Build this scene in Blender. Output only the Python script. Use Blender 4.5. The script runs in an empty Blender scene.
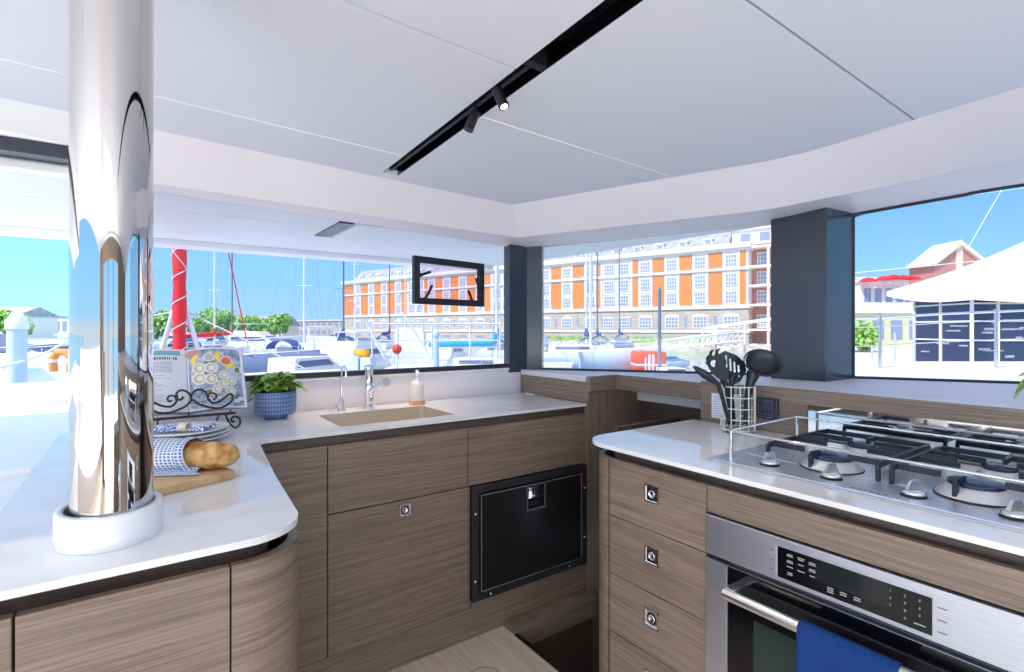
import bpy, math, random
from mathutils import Vector, Matrix
from mathutils.geometry import tessellate_polygon
random.seed(7)
SC = bpy.context.scene
COL = SC.collection
PI = math.pi
YAW = math.radians(35.38)
CY, SY = math.cos(YAW), math.sin(YAW)
CAMZ, FPX, HY = 1.30, 524.0, 329.0

def S(r, g, b):
    def f(c):
        c /= 255.0
        return c/12.92 if c <= .04045 else ((c+.055)/1.055)**2.4
    return (f(r), f(g), f(b), 1)
def G(xc, zc):                      # metres right / ahead of the viewer -> plan x, y
    return (CY*xc + SY*zc, -SY*xc + CY*zc)
def at(px, d, z=None, py=None):     # a point of the place at sight distance d
    x, y = G((px-512)/FPX*d, d)
    if z is None: z = CAMZ + (HY-py)/FPX*d
    return Vector((x, y, z))

# ---------------------------------------------------------------- materials
def mat(name, col, rough=.5, metal=0, **kw):
    m = bpy.data.materials.new(name); m.use_nodes = True
    b = m.node_tree.nodes['Principled BSDF']
    b.inputs['Base Color'].default_value = col
    b.inputs['Roughness'].default_value = rough
    b.inputs['Metallic'].default_value = metal
    for k, v in kw.items(): b.inputs[k.replace('_', ' ')].default_value = v
    return m
def nodes(m): return m.node_tree.nodes, m.node_tree.links, m.node_tree.nodes['Principled BSDF']
def noise_mat(name, c1, c2, scale, vec=(1,1,1), rough=.5, metal=0, detail=4, bump=0, lo=.35, hi=.65, **kw):
    m = mat(name, c1, rough, metal, **kw); N, L, b = nodes(m)
    tc = N.new('ShaderNodeTexCoord'); mp = N.new('ShaderNodeMapping'); mp.inputs['Scale'].default_value = vec
    nz = N.new('ShaderNodeTexNoise'); nz.inputs['Scale'].default_value = scale; nz.inputs['Detail'].default_value = detail
    cr = N.new('ShaderNodeValToRGB'); cr.color_ramp.elements[0].position = lo; cr.color_ramp.elements[1].position = hi
    cr.color_ramp.elements[0].color = c1; cr.color_ramp.elements[1].color = c2
    L.new(tc.outputs['Object'], mp.inputs[0]); L.new(mp.outputs[0], nz.inputs[0]); L.new(nz.outputs[0], cr.inputs[0])
    L.new(cr.outputs[0], b.inputs['Base Color'])
    if bump:
        bp = N.new('ShaderNodeBump'); bp.inputs['Strength'].default_value = bump; bp.inputs['Distance'].default_value = .01
        L.new(nz.outputs[0], bp.inputs['Height']); L.new(bp.outputs[0], b.inputs['Normal'])
    return m
def emit(name, col, s):
    m = bpy.data.materials.new(name); m.use_nodes = True; N = m.node_tree.nodes; L = m.node_tree.links
    N.remove(N['Principled BSDF']); e = N.new('ShaderNodeEmission'); e.inputs[0].default_value = col; e.inputs[1].default_value = s
    L.new(e.outputs[0], N['Material Output'].inputs[0]); return m
def glass(name, tint, refl=.06):
    m = bpy.data.materials.new(name); m.use_nodes = True; N = m.node_tree.nodes; L = m.node_tree.links
    N.remove(N['Principled BSDF']); t = N.new('ShaderNodeBsdfTransparent'); t.inputs[0].default_value = tint
    g = N.new('ShaderNodeBsdfGlossy'); g.inputs['Roughness'].default_value = .01
    x = N.new('ShaderNodeMixShader'); x.inputs[0].default_value = refl
    L.new(t.outputs[0], x.inputs[1]); L.new(g.outputs[0], x.inputs[2]); L.new(x.outputs[0], N['Material Output'].inputs[0]); return m
def wood(name, c1, c2, vec, rough=.45):
    m = mat(name, c1, rough); N, L, b = nodes(m)
    tc = N.new('ShaderNodeTexCoord'); cols = []
    for sc, dt in ((1.0, 3), (.28, 2)):
        mp = N.new('ShaderNodeMapping'); mp.inputs['Scale'].default_value = tuple(v*sc for v in vec)
        nz = N.new('ShaderNodeTexNoise'); nz.inputs['Scale'].default_value = 1; nz.inputs['Detail'].default_value = dt
        L.new(tc.outputs['Object'], mp.inputs[0]); L.new(mp.outputs[0], nz.inputs[0]); cols.append(nz)
    mx = N.new('ShaderNodeMix'); mx.inputs[0].default_value = .4
    L.new(cols[0].outputs[0], mx.inputs[2]); L.new(cols[1].outputs[0], mx.inputs[3])
    cr = N.new('ShaderNodeValToRGB'); cr.color_ramp.elements[0].position = .38; cr.color_ramp.elements[1].position = .62
    cr.color_ramp.elements[0].color = c1; cr.color_ramp.elements[1].color = c2
    L.new(mx.outputs[0], cr.inputs[0]); L.new(cr.outputs[0], b.inputs['Base Color'])
    bp = N.new('ShaderNodeBump'); bp.inputs['Strength'].default_value = .12; bp.inputs['Distance'].default_value = .002
    L.new(cols[0].outputs[0], bp.inputs['Height']); L.new(bp.outputs[0], b.inputs['Normal'])
    return m
def checks(name, base, line, n, soft=.5):       # woven check pattern on the cloth's own uv
    m = mat(name, base, .9); N, L, b = nodes(m)
    uv = N.new('ShaderNodeUVMap'); sp = N.new('ShaderNodeSeparateXYZ'); L.new(uv.outputs[0], sp.inputs[0]); ms = []
    for i in (0, 1):
        a = N.new('ShaderNodeMath'); a.operation = 'MULTIPLY'; a.inputs[1].default_value = n[i]; L.new(sp.outputs[i], a.inputs[0])
        f = N.new('ShaderNodeMath'); f.operation = 'FRACT'; L.new(a.outputs[0], f.inputs[0])
        g = N.new('ShaderNodeMath'); g.operation = 'GREATER_THAN'; g.inputs[1].default_value = soft; L.new(f.outputs[0], g.inputs[0]); ms.append(g)
    p = N.new('ShaderNodeMath'); p.operation = 'MULTIPLY'; L.new(ms[0].outputs[0], p.inputs[0]); L.new(ms[1].outputs[0], p.inputs[1])
    x = N.new('ShaderNodeMix'); x.data_type = 'RGBA'; x.inputs[6].default_value = base; x.inputs[7].default_value = line
    L.new(p.outputs[0], x.inputs[0]); L.new(x.outputs[2], b.inputs['Base Color']); return m

WC1, WC2 = S(118,100,87), S(152,133,118)
M = dict(
 wood=wood('oak_laminate', WC1, WC2, (7,7,330)),
 woodv=wood('oak_laminate_vertical', S(122,104,92), S(146,127,113), (200,200,5)),
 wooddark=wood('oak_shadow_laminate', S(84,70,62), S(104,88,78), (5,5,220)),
 floor=wood('floor_planks', S(222,202,182), S(246,230,210), (160,5,5), .35),
 board=wood('board_wood', S(205,165,115), S(226,190,143), (18,160,30), .6),
 quartz=noise_mat('quartz', S(232,230,230), S(247,246,246), 3, rough=.035, detail=6),
 white=mat('white_gelcoat', S(243,243,244), .3),
 wall=mat('white_panel', S(238,233,238), .45),
 ceil=mat('ceiling_vinyl', S(228,231,241), .6),
 trimw=mat('white_trim', S(240,240,240), .35),
 black=mat('matt_black', S(20,20,26), .45),
 gloss=mat('gloss_black', S(10,10,14), .08),
 pillar=mat('pillar_slate', S(56,60,74), .2),
 gasket=mat('gasket', S(40,43,52), .5),
 chrome=mat('chrome', (.82,.82,.84,1), .05, 1), postc=mat('post_chrome', (.66,.64,.62,1), .03, 1), ledge=noise_mat('ledge_gelcoat', S(222,220,226), S(232,231,236), 3, rough=.45), alumb=mat('burner_aluminium', S(212,212,216), .42, .35),
 satin=mat('satin_chrome', (.78,.78,.8,1), .22, 1),
 steel=noise_mat('brushed_steel', (.60,.64,.74,1), (.66,.70,.80,1), 1, (3,3,300), .38, 1),
 steelh=noise_mat('cooktop_steel', (.66,.69,.76,1), (.74,.77,.84,1), 1, (200,3,3), .34, .75),
 sink=mat('sink_steel', (.88,.80,.70,1), .38, .85), fhand=mat('grey_plastic', S(96,96,104), .35),
 iron=mat('cast_iron', S(38,42,54), .5),
 bronze=mat('wrought_iron', S(62,50,48), .45, .4),
 led=emit('led_warm', (1,.70,.36,1), .85),
 lamp=emit('lamp_warm', (1,.78,.5,1), 3),
 shadowgap=mat('groove', S(46,42,40), .7),
 porcelain=mat('porcelain', S(240,240,244), .12),
 paper=mat('paper', S(226,228,236), .7),
 ink=mat('ink', S(128,130,140), .8),
 teal=mat('teal_band', S(120,178,188), .7),
 blueprint=mat('blue_print', S(72,112,190), .8),
 cream=mat('cream', S(236,224,200), .7),
 potblue=None, soil=mat('soil', S(50,38,30), .9),
 bread=noise_mat('crust', S(176,100,38), S(232,190,120), 22, rough=.75, bump=.9, detail=7, lo=.40, hi=.58),
 towel=None,
 cork=mat('terracotta_base', S(222,150,106), .6),
 bottle=mat('frosted_bottle', S(238,232,224), .35),
 nylon=mat('black_nylon', S(34,37,46), .35),
 wire=mat('cream_wire', S(238,236,226), .4),
 navy=mat('navy_panel', S(44,54,78), .35),
 red=mat('red_sail', S(238,42,52), .7), orange=mat('orange_board', S(238,146,82), .8),
 rend=mat('white_render', S(243,238,232), .8), redp=mat('red_plastic', S(235,80,50), .5),
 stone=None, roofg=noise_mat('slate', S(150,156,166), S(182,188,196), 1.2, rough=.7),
 wpane=mat('far_pane', S(150,166,192), .3), alum=mat('aluminium', S(214,218,226), .35, .3),
 tcover=mat('turquoise_canvas', S(60,176,214), .8), yellow=mat('yellow_canvas', S(246,184,40), .8),
 blued=mat('blue_canvas', S(70,96,150), .8), tinted=mat('tinted_boat_window', S(92,108,140), .15), tentg=mat('tent_glass', S(54,66,96), .15), fridged=mat('fridge_black', S(36,32,33), .28), fridgef=mat('fridge_flange', S(50,48,50), .4), capg=mat('enamel_cap', S(34,46,76), .2),
 hullgrey=mat('grey_blue_hull', S(120,138,170), .3), hullblue=mat('pale_blue_hull', S(196,214,234), .3),
 brick=mat('brick_red', S(206,146,134), .85), yel=mat('yellow_render', S(226,222,178), .8),
 teak=mat('varnished_wood', S(205,140,90), .5), mast=mat('mast_white', S(240,242,246), .4), mastd=mat('mast_grey', S(120,128,146), .4),
 rope=mat('white_rope', S(236,236,236), .8), wirer=mat('rigging_wire', S(160,168,184), .4),
 glassw=glass('window_glass', (.84,.83,.87,1), .012), glassp=glass('portlight_glass', (.92,.86,.90,1), .012),
 bollard=mat('piling_blue', S(196,214,240), .6), gteal=mat('green_teal', S(128,160,150), .6),
)
# pot: blue glaze with embossed bands
m = mat('blue_glaze', S(98,120,168), .35); N, L, b = nodes(m)
tc = N.new('ShaderNodeTexCoord'); sp = N.new('ShaderNodeSeparateXYZ'); L.new(tc.outputs['Object'], sp.inputs[0])
w = N.new('ShaderNodeMath'); w.operation = 'MULTIPLY'; w.inputs[1].default_value = 55; L.new(sp.outputs[2], w.inputs[0])
fr = N.new('ShaderNodeMath'); fr.operation = 'FRACT'; L.new(w.outputs[0], fr.inputs[0])
at2 = N.new('ShaderNodeMath'); at2.operation = 'ARCTAN2'; L.new(sp.outputs[1], at2.inputs[0]); L.new(sp.outputs[0], at2.inputs[1])
am = N.new('ShaderNodeMath'); am.operation = 'MULTIPLY'; am.inputs[1].default_value = 7; L.new(at2.outputs[0], am.inputs[0])
af = N.new('ShaderNodeMath'); af.operation = 'FRACT'; L.new(am.outputs[0], af.inputs[0])
pm = N.new('ShaderNodeMath'); pm.operation = 'MULTIPLY'; L.new(fr.outputs[0], pm.inputs[0]); L.new(af.outputs[0], pm.inputs[1])
cr = N.new('ShaderNodeValToRGB'); cr.color_ramp.elements[0].position = .3; cr.color_ramp.elements[1].position = .45
cr.color_ramp.elements[0].color = S(92,113,160); cr.color_ramp.elements[1].color = S(142,164,204)
L.new(pm.outputs[0], cr.inputs[0]); L.new(cr.outputs[0], b.inputs['Base Color']); M['potblue'] = m
# waffle towel
m = mat('waffle_blue', S(10,60,140), .95); N, L, b = nodes(m)
uv = N.new('ShaderNodeUVMap'); br = N.new('ShaderNodeTexVoronoi'); br.distance = 'CHEBYCHEV'; br.inputs['Randomness'].default_value = 0
br.inputs['Scale'].default_value = 46; L.new(uv.outputs[0], br.inputs['Vector'])
cr = N.new('ShaderNodeValToRGB'); cr.color_ramp.elements[0].color = S(4,38,96); cr.color_ramp.elements[1].color = S(12,68,142); cr.color_ramp.elements[1].position = .5
L.new(br.outputs['Distance'], cr.inputs[0]); L.new(cr.outputs[0], b.inputs['Base Color'])
bp = N.new('ShaderNodeBump'); bp.inputs['Strength'].default_value = .8; bp.inputs['Distance'].default_value = .004
L.new(br.outputs['Distance'], bp.inputs['Height']); L.new(bp.outputs[0], b.inputs['Normal']); M['towel'] = m
# rusticated stone
m = mat('stone_courses', S(205,192,176), .85); N, L, b = nodes(m)
tc = N.new('ShaderNodeTexCoord'); mp = N.new('ShaderNodeMapping'); mp.inputs['Rotation'].default_value = (math.radians(90),0,0)
bk = N.new('ShaderNodeTexBrick'); bk.inputs['Scale'].default_value = 1; bk.inputs['Brick Width'].default_value = 1.3; bk.inputs['Row Height'].default_value = .5
bk.inputs['Mortar Size'].default_value = .03
bk.inputs['Color1'].default_value = S(212,200,186); bk.inputs['Color2'].default_value = S(198,184,168); bk.inputs['Mortar'].default_value = S(176,164,150)
L.new(tc.outputs['Object'], mp.inputs[0]); L.new(mp.outputs[0], bk.inputs[0]); L.new(bk.outputs[0], b.inputs['Base Color']); M['stone'] = m
M['check'] = checks('checked_cloth', S(230,236,248), S(92,118,170), (6, 11), .36)
M['leaf'] = noise_mat('leaf_green', S(88,146,48), S(186,216,110), 30, rough=.4, detail=2)
M['tree'] = noise_mat('tree_green', S(128,186,88), S(190,228,128), .8, rough=.8)
M['riprap'] = noise_mat('riprap_stone', S(150,146,134), S(214,208,196), .9, rough=.95, detail=8, bump=.6)
M['water'] = noise_mat('harbour_water', S(128,150,150), S(176,196,192), .5, rough=.12, detail=3, bump=.05)
M['quay'] = noise_mat('quay_concrete', S(206,202,196), S(226,224,220), .3, rough=.85)

# ---------------------------------------------------------------- mesh building
class MB:
    def __init__(s): s.v=[]; s.f=[]; s.mi=[]; s.sm=[]; s.uv={}
    def add(s, vs, fs, mi=0, sm=False, mtx=None, uvs=None):
        k=len(s.v)
        for i, p in enumerate(vs):
            p = Vector(p); s.v.append(mtx @ p if mtx else p)
            if uvs: s.uv[k+i] = uvs[i]
        for f in fs: s.f.append([i+k for i in f]); s.mi.append(mi); s.sm.append(sm)
        return s
    def box(s, x0,x1,y0,y1,z0,z1, mi=0, mtx=None):
        if x0>x1: x0,x1=x1,x0
        if y0>y1: y0,y1=y1,y0
        if z0>z1: z0,z1=z1,z0
        return s.add([(x0,y0,z0),(x1,y0,z0),(x1,y1,z0),(x0,y1,z0),(x0,y0,z1),(x1,y0,z1),(x1,y1,z1),(x0,y1,z1)],
            [(0,3,2,1),(4,5,6,7),(0,1,5,4),(1,2,6,5),(2,3,7,6),(3,0,4,7)], mi, False, mtx)
    def prism(s, pts, z0, z1, mi=0, mtx=None, sm=False, hole=None):   # z0/z1 number or function(x, y)
        n=len(pts); a = sum(pts[i][0]*pts[(i+1)%n][1]-pts[(i+1)%n][0]*pts[i][1] for i in range(n))
        if a<0: pts=pts[::-1]
        Z=lambda z,p: z(p[0],p[1]) if callable(z) else z
        vs=[(p[0],p[1],Z(z0,p)) for p in pts]+[(p[0],p[1],Z(z1,p)) for p in pts]
        tr=[tuple(reversed(range(n))), tuple(range(n,2*n))] if n>4 else [tuple(reversed(range(n))), tuple(range(n,2*n))]
        if hole:
            hs=hole; loops=[[Vector((p[0],p[1],0)) for p in pts]]+[[Vector((p[0],p[1],0)) for p in h] for h in hs]
            allp=[p for l in loops for p in l]; t=tessellate_polygon(loops); N_=len(allp)
            base=[(p.x,p.y,Z(z0,p)) for p in allp]; top=[(p.x,p.y,Z(z1,p)) for p in allp]
            fs=[]
            for q in t:
                A,B,C=[allp[i] for i in q]; cr_=(B.x-A.x)*(C.y-A.y)-(B.y-A.y)*(C.x-A.x)
                q=tuple(q) if cr_>0 else tuple(reversed(q))
                fs.append(tuple(i+N_ for i in q)); fs.append(tuple(reversed(q)))
            k=0
            for li,l in enumerate(loops):
                m_=len(l); ar=sum(l[i].x*l[(i+1)%m_].y-l[(i+1)%m_].x*l[i].y for i in range(m_))
                for i in range(m_):
                    a_,b_=k+i,k+(i+1)%m_
                    q=(a_,b_,b_+N_,a_+N_)
                    if (ar>0)!=(li==0): q=q[::-1]
                    fs.append(q)
                k+=m_
            return s.add(base+top, fs, mi, False, mtx)
        s.add(vs, tr, mi, False, mtx)
        k=len(s.v)-2*n
        for i in range(n):
            j=(i+1)%n; s.f.append([k+i,k+j,k+n+j,k+n+i]); s.mi.append(mi); s.sm.append(sm)
        return s
    def tube(s, pts, r, n=8, mi=0, mtx=None, caps=True, closed=False):
        pts=[Vector(p) for p in pts]; R=r if isinstance(r,(list,tuple)) else [r]*len(pts); vs=[]; fs=[]; up=None
        m_=len(pts)
        for i,p in enumerate(pts):
            if closed: t=pts[(i+1)%m_]-pts[i-1]
            else: t=(pts[min(i+1,m_-1)]-pts[max(i-1,0)])
            t.normalize()
            if up is None: up=Vector((0,0,1)) if abs(t.z)<.9 else Vector((1,0,0))
            a=(up-t*up.dot(t))
            if a.length<1e-5: a=t.orthogonal()
            a.normalize(); up=a; b_=t.cross(a)
            for j in range(n):
                q=2*PI*j/n; vs.append(p+(a*math.cos(q)+b_*math.sin(q))*R[i])
        for i in range(m_ if closed else m_-1):
            i2=(i+1)%m_
            for j in range(n):
                j2=(j+1)%n; fs.append((i*n+j,i*n+j2,i2*n+j2,i2*n+j))
        s.add(vs,fs,mi,n>4,mtx)
        if caps and not closed:
            s.add(vs[:n],[list(reversed(range(n)))],mi,False,mtx); s.add(vs[-n:],[list(range(n))],mi,False,mtx)
        return s
    def lathe(s, prof, n=32, c=(0,0,0), mi=0, mtx=None, sx=1, sy=1, sm=True):
        vs=[];fs=[];m_=len(prof)
        for r,z in prof:
            for j in range(n):
                q=2*PI*j/n; vs.append((c[0]+r*sx*math.cos(q), c[1]+r*sy*math.sin(q), c[2]+z))
        for i in range(m_-1):
            for j in range(n):
                j2=(j+1)%n; fs.append((i*n+j,i*n+j2,(i+1)*n+j2,(i+1)*n+j))
        s.add(vs,fs,mi,sm,mtx)
        if prof[0][0]>1e-6: s.add(vs[:n],[list(reversed(range(n)))],mi,False,mtx)
        if prof[-1][0]>1e-6: s.add(vs[-n:],[list(range(n))],mi,False,mtx)
        return s
    def grid(s, fn, nu, nv, mi=0, mtx=None, us=1, vs_=1):
        vs=[];uv=[];fs=[]
        for i in range(nu+1):
            for j in range(nv+1):
                u,v=i/nu,j/nv; vs.append(fn(u,v)); uv.append((u*us,v*vs_))
        for i in range(nu):
            for j in range(nv):
                a=i*(nv+1)+j; fs.append((a,a+nv+1,a+nv+2,a+1))
        return s.add(vs,fs,mi,True,mtx,uv)
    def ball(s, c, r, nu=16, nv=10, mi=0, mtx=None, sc=(1,1,1)):
        prof=[(max(1e-7,math.sin(PI*i/nv)),-math.cos(PI*i/nv)) for i in range(nv+1)]
        T=Matrix.Translation(c) @ Matrix.Diagonal((r*sc[0],r*sc[1],r*sc[2],1))
        return s.lathe(prof,nu,(0,0,0),mi,(mtx@T) if mtx else T)
    def build(s, name, mats, parent=None, world=True, bevel=0, seg=2, solid=0):
        me=bpy.data.meshes.new(name); off=Vector((0,0,0))
        if parent is not None and world:
            inv=abs_m(parent).inverted(); V=[inv@p for p in s.v]
        elif parent is None and world and s.v:
            lo=[min(p[i] for p in s.v) for i in range(3)]; hi=[max(p[i] for p in s.v) for i in range(3)]
            off=Vector(((lo[0]+hi[0])/2,(lo[1]+hi[1])/2,lo[2])); V=[p-off for p in s.v]
        else: V=s.v
        me.from_pydata([tuple(p) for p in V],[],s.f)
        if not isinstance(mats,(list,tuple)): mats=[mats]
        for m_ in mats: me.materials.append(M[m_] if isinstance(m_,str) else m_)
        for p,mi,sm in zip(me.polygons,s.mi,s.sm): p.material_index=mi; p.use_smooth=sm
        if s.uv:
            ul=me.uv_layers.new(name='UVMap')
            for lp in me.loops: ul.data[lp.index].uv=s.uv.get(lp.vertex_index,(0,0))
        me.validate(); me.update()
        o=bpy.data.objects.new(name,me); COL.objects.link(o); o.location=off
        if parent is not None: o.parent=parent
        if bevel:
            b_=o.modifiers.new('bevel','BEVEL'); b_.width=bevel; b_.segments=seg; b_.limit_method='ANGLE'; b_.angle_limit=math.radians(40)
        if solid:
            b_=o.modifiers.new('solid','SOLIDIFY'); b_.thickness=solid; b_.offset=0
        return o
def abs_m(o):
    m_=Matrix.LocRotScale(o.location,o.rotation_euler,o.scale)
    return abs_m(o.parent)@m_ if o.parent else m_
def tag(o,label=None,cat=None,group=None,kind=None):
    for k,v in (('label',label),('category',cat),('group',group),('kind',kind)):
        if v: o[k]=v
    return o
def thing(name,label,cat,loc=(0,0,0),rz=0,group=None):
    o=bpy.data.objects.new(name,None); COL.objects.link(o); o.location=loc; o.rotation_euler=(0,0,rz); o.empty_display_size=.05
    return tag(o,label,cat,group)
def struct(o): o['kind']='structure'; return o
def kids(o): return [c for c in COL.objects if c.parent==o]
def dup(o,parent=None,loc=None,rz=None,label=None):
    c=o.copy(); COL.objects.link(c)
    if parent: c.parent=parent
    if loc is not None: c.location=loc
    if rz is not None: c.rotation_euler=(0,0,rz)
    if label: c['label']=label
    for k in [k for k in bpy.data.objects if k.parent==o]: dup(k,c)
    return c
def circle(cx,cy,r,n=24,sx=1,sy=1): return [(cx+r*sx*math.cos(2*PI*i/n),cy+r*sy*math.sin(2*PI*i/n)) for i in range(n)]
def arc(cx,cy,r,a0,a1,n=8): return [(cx+r*math.cos(math.radians(a0+(a1-a0)*i/n)),cy+r*math.sin(math.radians(a0+(a1-a0)*i/n))) for i in range(n+1)]
def frame(o,x,y,z=None):
    x=Vector(x).normalized(); y=Vector(y); y=(y-x*y.dot(x)).normalized(); z=x.cross(y)
    m_=Matrix((x,y,z)).transposed().to_4x4(); m_.translation=Vector(o); return m_
def smooth(pts,n=8):
    P_=[Vector(p) for p in pts]; out=[]
    for i in range(len(P_)-1):
        p0=P_[max(i-1,0)];p1=P_[i];p2=P_[i+1];p3=P_[min(i+2,len(P_)-1)]
        for k in range(n):
            t=k/n; out.append(.5*((2*p1)+(p2-p0)*t+(2*p0-5*p1+4*p2-p3)*t*t+(3*p1-p0-3*p2+p3)*t**3))
    out.append(P_[-1]); return [tuple(p) for p in out]
def letters(txt,size,mtx,mb,mi=0,ext=.0003):
    c=bpy.data.curves.new('t','FONT'); c.body=txt; c.size=size; c.align_x='CENTER'; c.align_y='CENTER'; c.extrude=ext; c.resolution_u=2
    o=bpy.data.objects.new('t',c); COL.objects.link(o); bpy.context.view_layer.update()
    me=bpy.data.meshes.new_from_object(o.evaluated_get(bpy.context.evaluated_depsgraph_get()))
    mb.add([v.co for v in me.vertices],[tuple(p.vertices) for p in me.polygons],mi,False,mtx)
    bpy.data.objects.remove(o); bpy.data.meshes.remove(me); bpy.data.curves.remove(c)
# ================================================================ ROOM SHELL
hc = lambda x,y: 2.0+.034*(1.71-x)+.049*(2.41-y)
FZ=-.13
# floor with a hatch, and the stair pit at the right
X0,X1,Y0,Y1=-4,1.43,-4,2.07
mb=MB(); mb.box(X0,X1,Y0,Y1+.6,FZ-.1,FZ)
mb.box(1.43,2.0,-4,.85,FZ-.1,FZ)
fl=struct(mb.build('floor','floor',None,bevel=.002))
struct(MB().box(1.43,1.9568,1.99,2.08,FZ-.08,FZ+.03).build('trim_12','wood',None,bevel=.002))
mb=MB()
def seam(mb,x0,y0,x1,y1,w=.003,z=FZ):
    d=Vector((x1-x0,y1-y0,0)).normalized(); n_=Vector((-d.y,d.x,0))*w/2
    mb.add([(x0-n_.x,y0-n_.y,z+.001),(x1-n_.x,y1-n_.y,z+.001),(x1+n_.x,y1+n_.y,z+.001),(x0+n_.x,y0+n_.y,z+.001)],[(0,1,2,3)])
hx0,hx1,hy0,hy1=.72,1.22,1.1,1.88
for a in ((hx0,hy1-.04,hx0,hy0),(hx0+.04,hy1,hx1-.04,hy1),(hx1,hy1-.04,hx1,hy0),(hx0,hy1-.04,hx0+.04,hy1),(hx1-.04,hy1,hx1,hy1-.04)): seam(mb,*a)
mb.build('hatch_seam','shadowgap',fl)
mb=MB(); mb.box(1.425,1.445,.85,1.99,FZ-.005,FZ+.004); mb.box(1.425,1.445,1.25,1.30,FZ+.004,FZ+.008)
mb.build('stair_edging','black',fl)
# pit: dark walls and descending steps
mb=MB(); mb.box(1.40,1.43,.85,2.0,-1.6,FZ-.1); mb.box(1.43,1.956,2.02,2.05,-1.6,FZ-.06); mb.box(1.40,2.95,.8,.85,-1.6,FZ-.1)
mb.box(1.4,2.95,.8,2.05,-1.65,-1.6); mb.box(2.372,2.40,1.2,2.05,-1.6,1.0); mb.box(2.04,2.4,1.34,1.37,.3,1.0)
struct(mb.build('wall_stairwell','wooddark'))
st=thing('staircase','dark wooden steps going down beside the cooktop cabinet','stairs',(1.9,1.6,-1.6))
for i in range(4):
    mb=MB(); x=1.45+i*.22; z=FZ-.30-i*.27; mb.box(x,x+.24,1.42,2.015,z-.03,z); mb.box(x,x+.02,1.42,2.015,max(z-.27,-1.6),z-.03); mb.build('step','wooddark',st,bevel=.003)

# ceiling panels
mb=MB()
def panel(pts,mi=0): mb.prism(pts,hc,lambda x,y:hc(x,y)+.025,mi)
g=.004; T0,T1=.922,1.0
for y0,y1 in ((2.10,2.41),(1.28,2.10),(-.25,1.28),(-4,-.25)):
    panel([(-4,y0+g),(T0,y0+g),(T0,y1-g if y1<2.4 else y1),(-4,y1-g if y1<2.4 else y1)])
panel([(T0,2.34),(T1,2.34),(T1,2.41),(T0,2.41)])
EC=[(1.71,2.41),(2.083,1.6),(2.17,1.41),(2.245,1.25),(2.285,1.1),(2.30,.95),(2.303,.71),(2.31,.42),(2.35,-1),(2.4,-4)]
panel([(T1,2.41),EC[0],EC[1],(T1,1.6+g)])
panel([(T1,1.6-g)]+[(EC[1][0],1.6-g)]+EC[2:6]+[(EC[6][0],.71+g),(T1,.71+g)])
panel([(T1,.71-g),(EC[6][0],.71-g),EC[7],(2.33,-.6+g),(T1,-.6+g)])
panel([(T1,-.6-g),(2.335,-.6-g),EC[8],EC[9],(T1,-4)])
ce=struct(mb.build('ceiling','ceil'))
mb=MB(); mb.prism([(-4,2.41),(1.71,2.41)]+EC[1:]+[(-4,-4)],lambda x,y:hc(x,y)+.06,lambda x,y:hc(x,y)+.1); mb.build('ceiling_backing','shadowgap',ce)
# roof above everything, out over the forward cockpit
roof=[(-4.6,-4.6),(5.6,-4.6),(4.4,-.9),(3.5,.65),(3.2,1.2),(3.25,1.9),(3.15,3.6),(3.0,4.77),(-4.6,4.77)]
mb=MB(); mb.prism(roof,2.24,2.36); struct(mb.build('ceiling','white'))
# header: bevel band and underside to the glass
E=[(-.1,2.41)]+EC; Ez=[hc(*p) for p in E]; mb=MB()
O=[(-.1,2.55,1.888),(1.85,2.55,1.85),(2.26,1.70,1.862),(2.37,1.47,1.866),(2.44,1.32,1.87),(2.50,1.15,1.885),(2.56,.99,1.90),(2.65,.74,1.925),(2.74,.495,1.95),(3.3,-1,2.0),(4.2,-4,2.0)]
Wt=[(-.1,2.70,1.888),(2.02,2.70,1.812),(2.60,1.82,1.85),(2.75,1.60,1.862),(2.87,1.42,1.872),(2.98,1.25,1.89),(3.07,1.12,1.91),(3.24,.83,1.95),(3.42,.56,1.987),(4.3,-1,2.12),(5.5,-4,2.02)]
E3=[(p[0],p[1],z_) for p,z_ in zip(E,Ez)]
E3=[E3[0]]+smooth(E3[1:],6); O3=[O[0]]+smooth(O[1:],6); W3=[Wt[0]]+smooth(Wt[1:],6); W3=[tuple(round(c,6) for c in p) for p in W3]
for u_,(A_,B_) in enumerate(((E3,O3),(O3,W3),(W3,[(p[0],p[1],2.25) for p in W3]))):
    for r0,r1 in ((0,2),(1,len(A_))):
        m_=r1-r0; mb.add(A_[r0:r1]+B_[r0:r1],[(k,k+1,m_+k+1,m_+k) for k in range(m_-1)],0,True)
mb.add([E3[0],O3[0],W3[0],W3[0][:2]+(2.25,),E3[0][:2]+(2.25,)],[(4,3,2,1,0)])
struct(mb.build('trim_1','wall'))
mb=MB(); mb.add([(-4,2.41,hc(-4,2.41)),(-.1,2.41,hc(-.1,2.41)),(-.1,2.55,1.985),(-4,2.55,1.985+.01),(-4,2.72,1.985),(-.1,2.72,1.985),(-.1,2.72,2.24),(-4,2.72,2.24),(-.1,2.41,2.24)],
    [(0,1,2,3),(3,2,5,4),(4,5,6,7),(1,8,6,5,2)]); struct(mb.build('trim_2','trimw'))
# front wall with sink backsplash, left low wall and sill
mb=MB(); mb.box(-.2,2.0,2.67,2.75,FZ,1.045); mb.box(-.2,2.0,2.66,2.75,1.045,1.06)
struct(mb.build('wall_front','wall',bevel=.003))
mb=MB(); mb.box(-4,-.2,2.67,2.75,FZ,.70); mb.box(-1.9,-.235,2.25,2.80,.66,.705); struct(mb.build('wall_front','white',bevel=.01))
mb=MB(); mb.box(-.2,2.0,2.658,2.70,1.06,1.085); gask=mb
W1=struct(gask.build('window_1','gasket',bevel=.003))
mb=MB(); mb.box(-.17,1.85,2.685,2.691,1.08,1.89); mb.build('glass_pane','glassw',W1)
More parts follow.
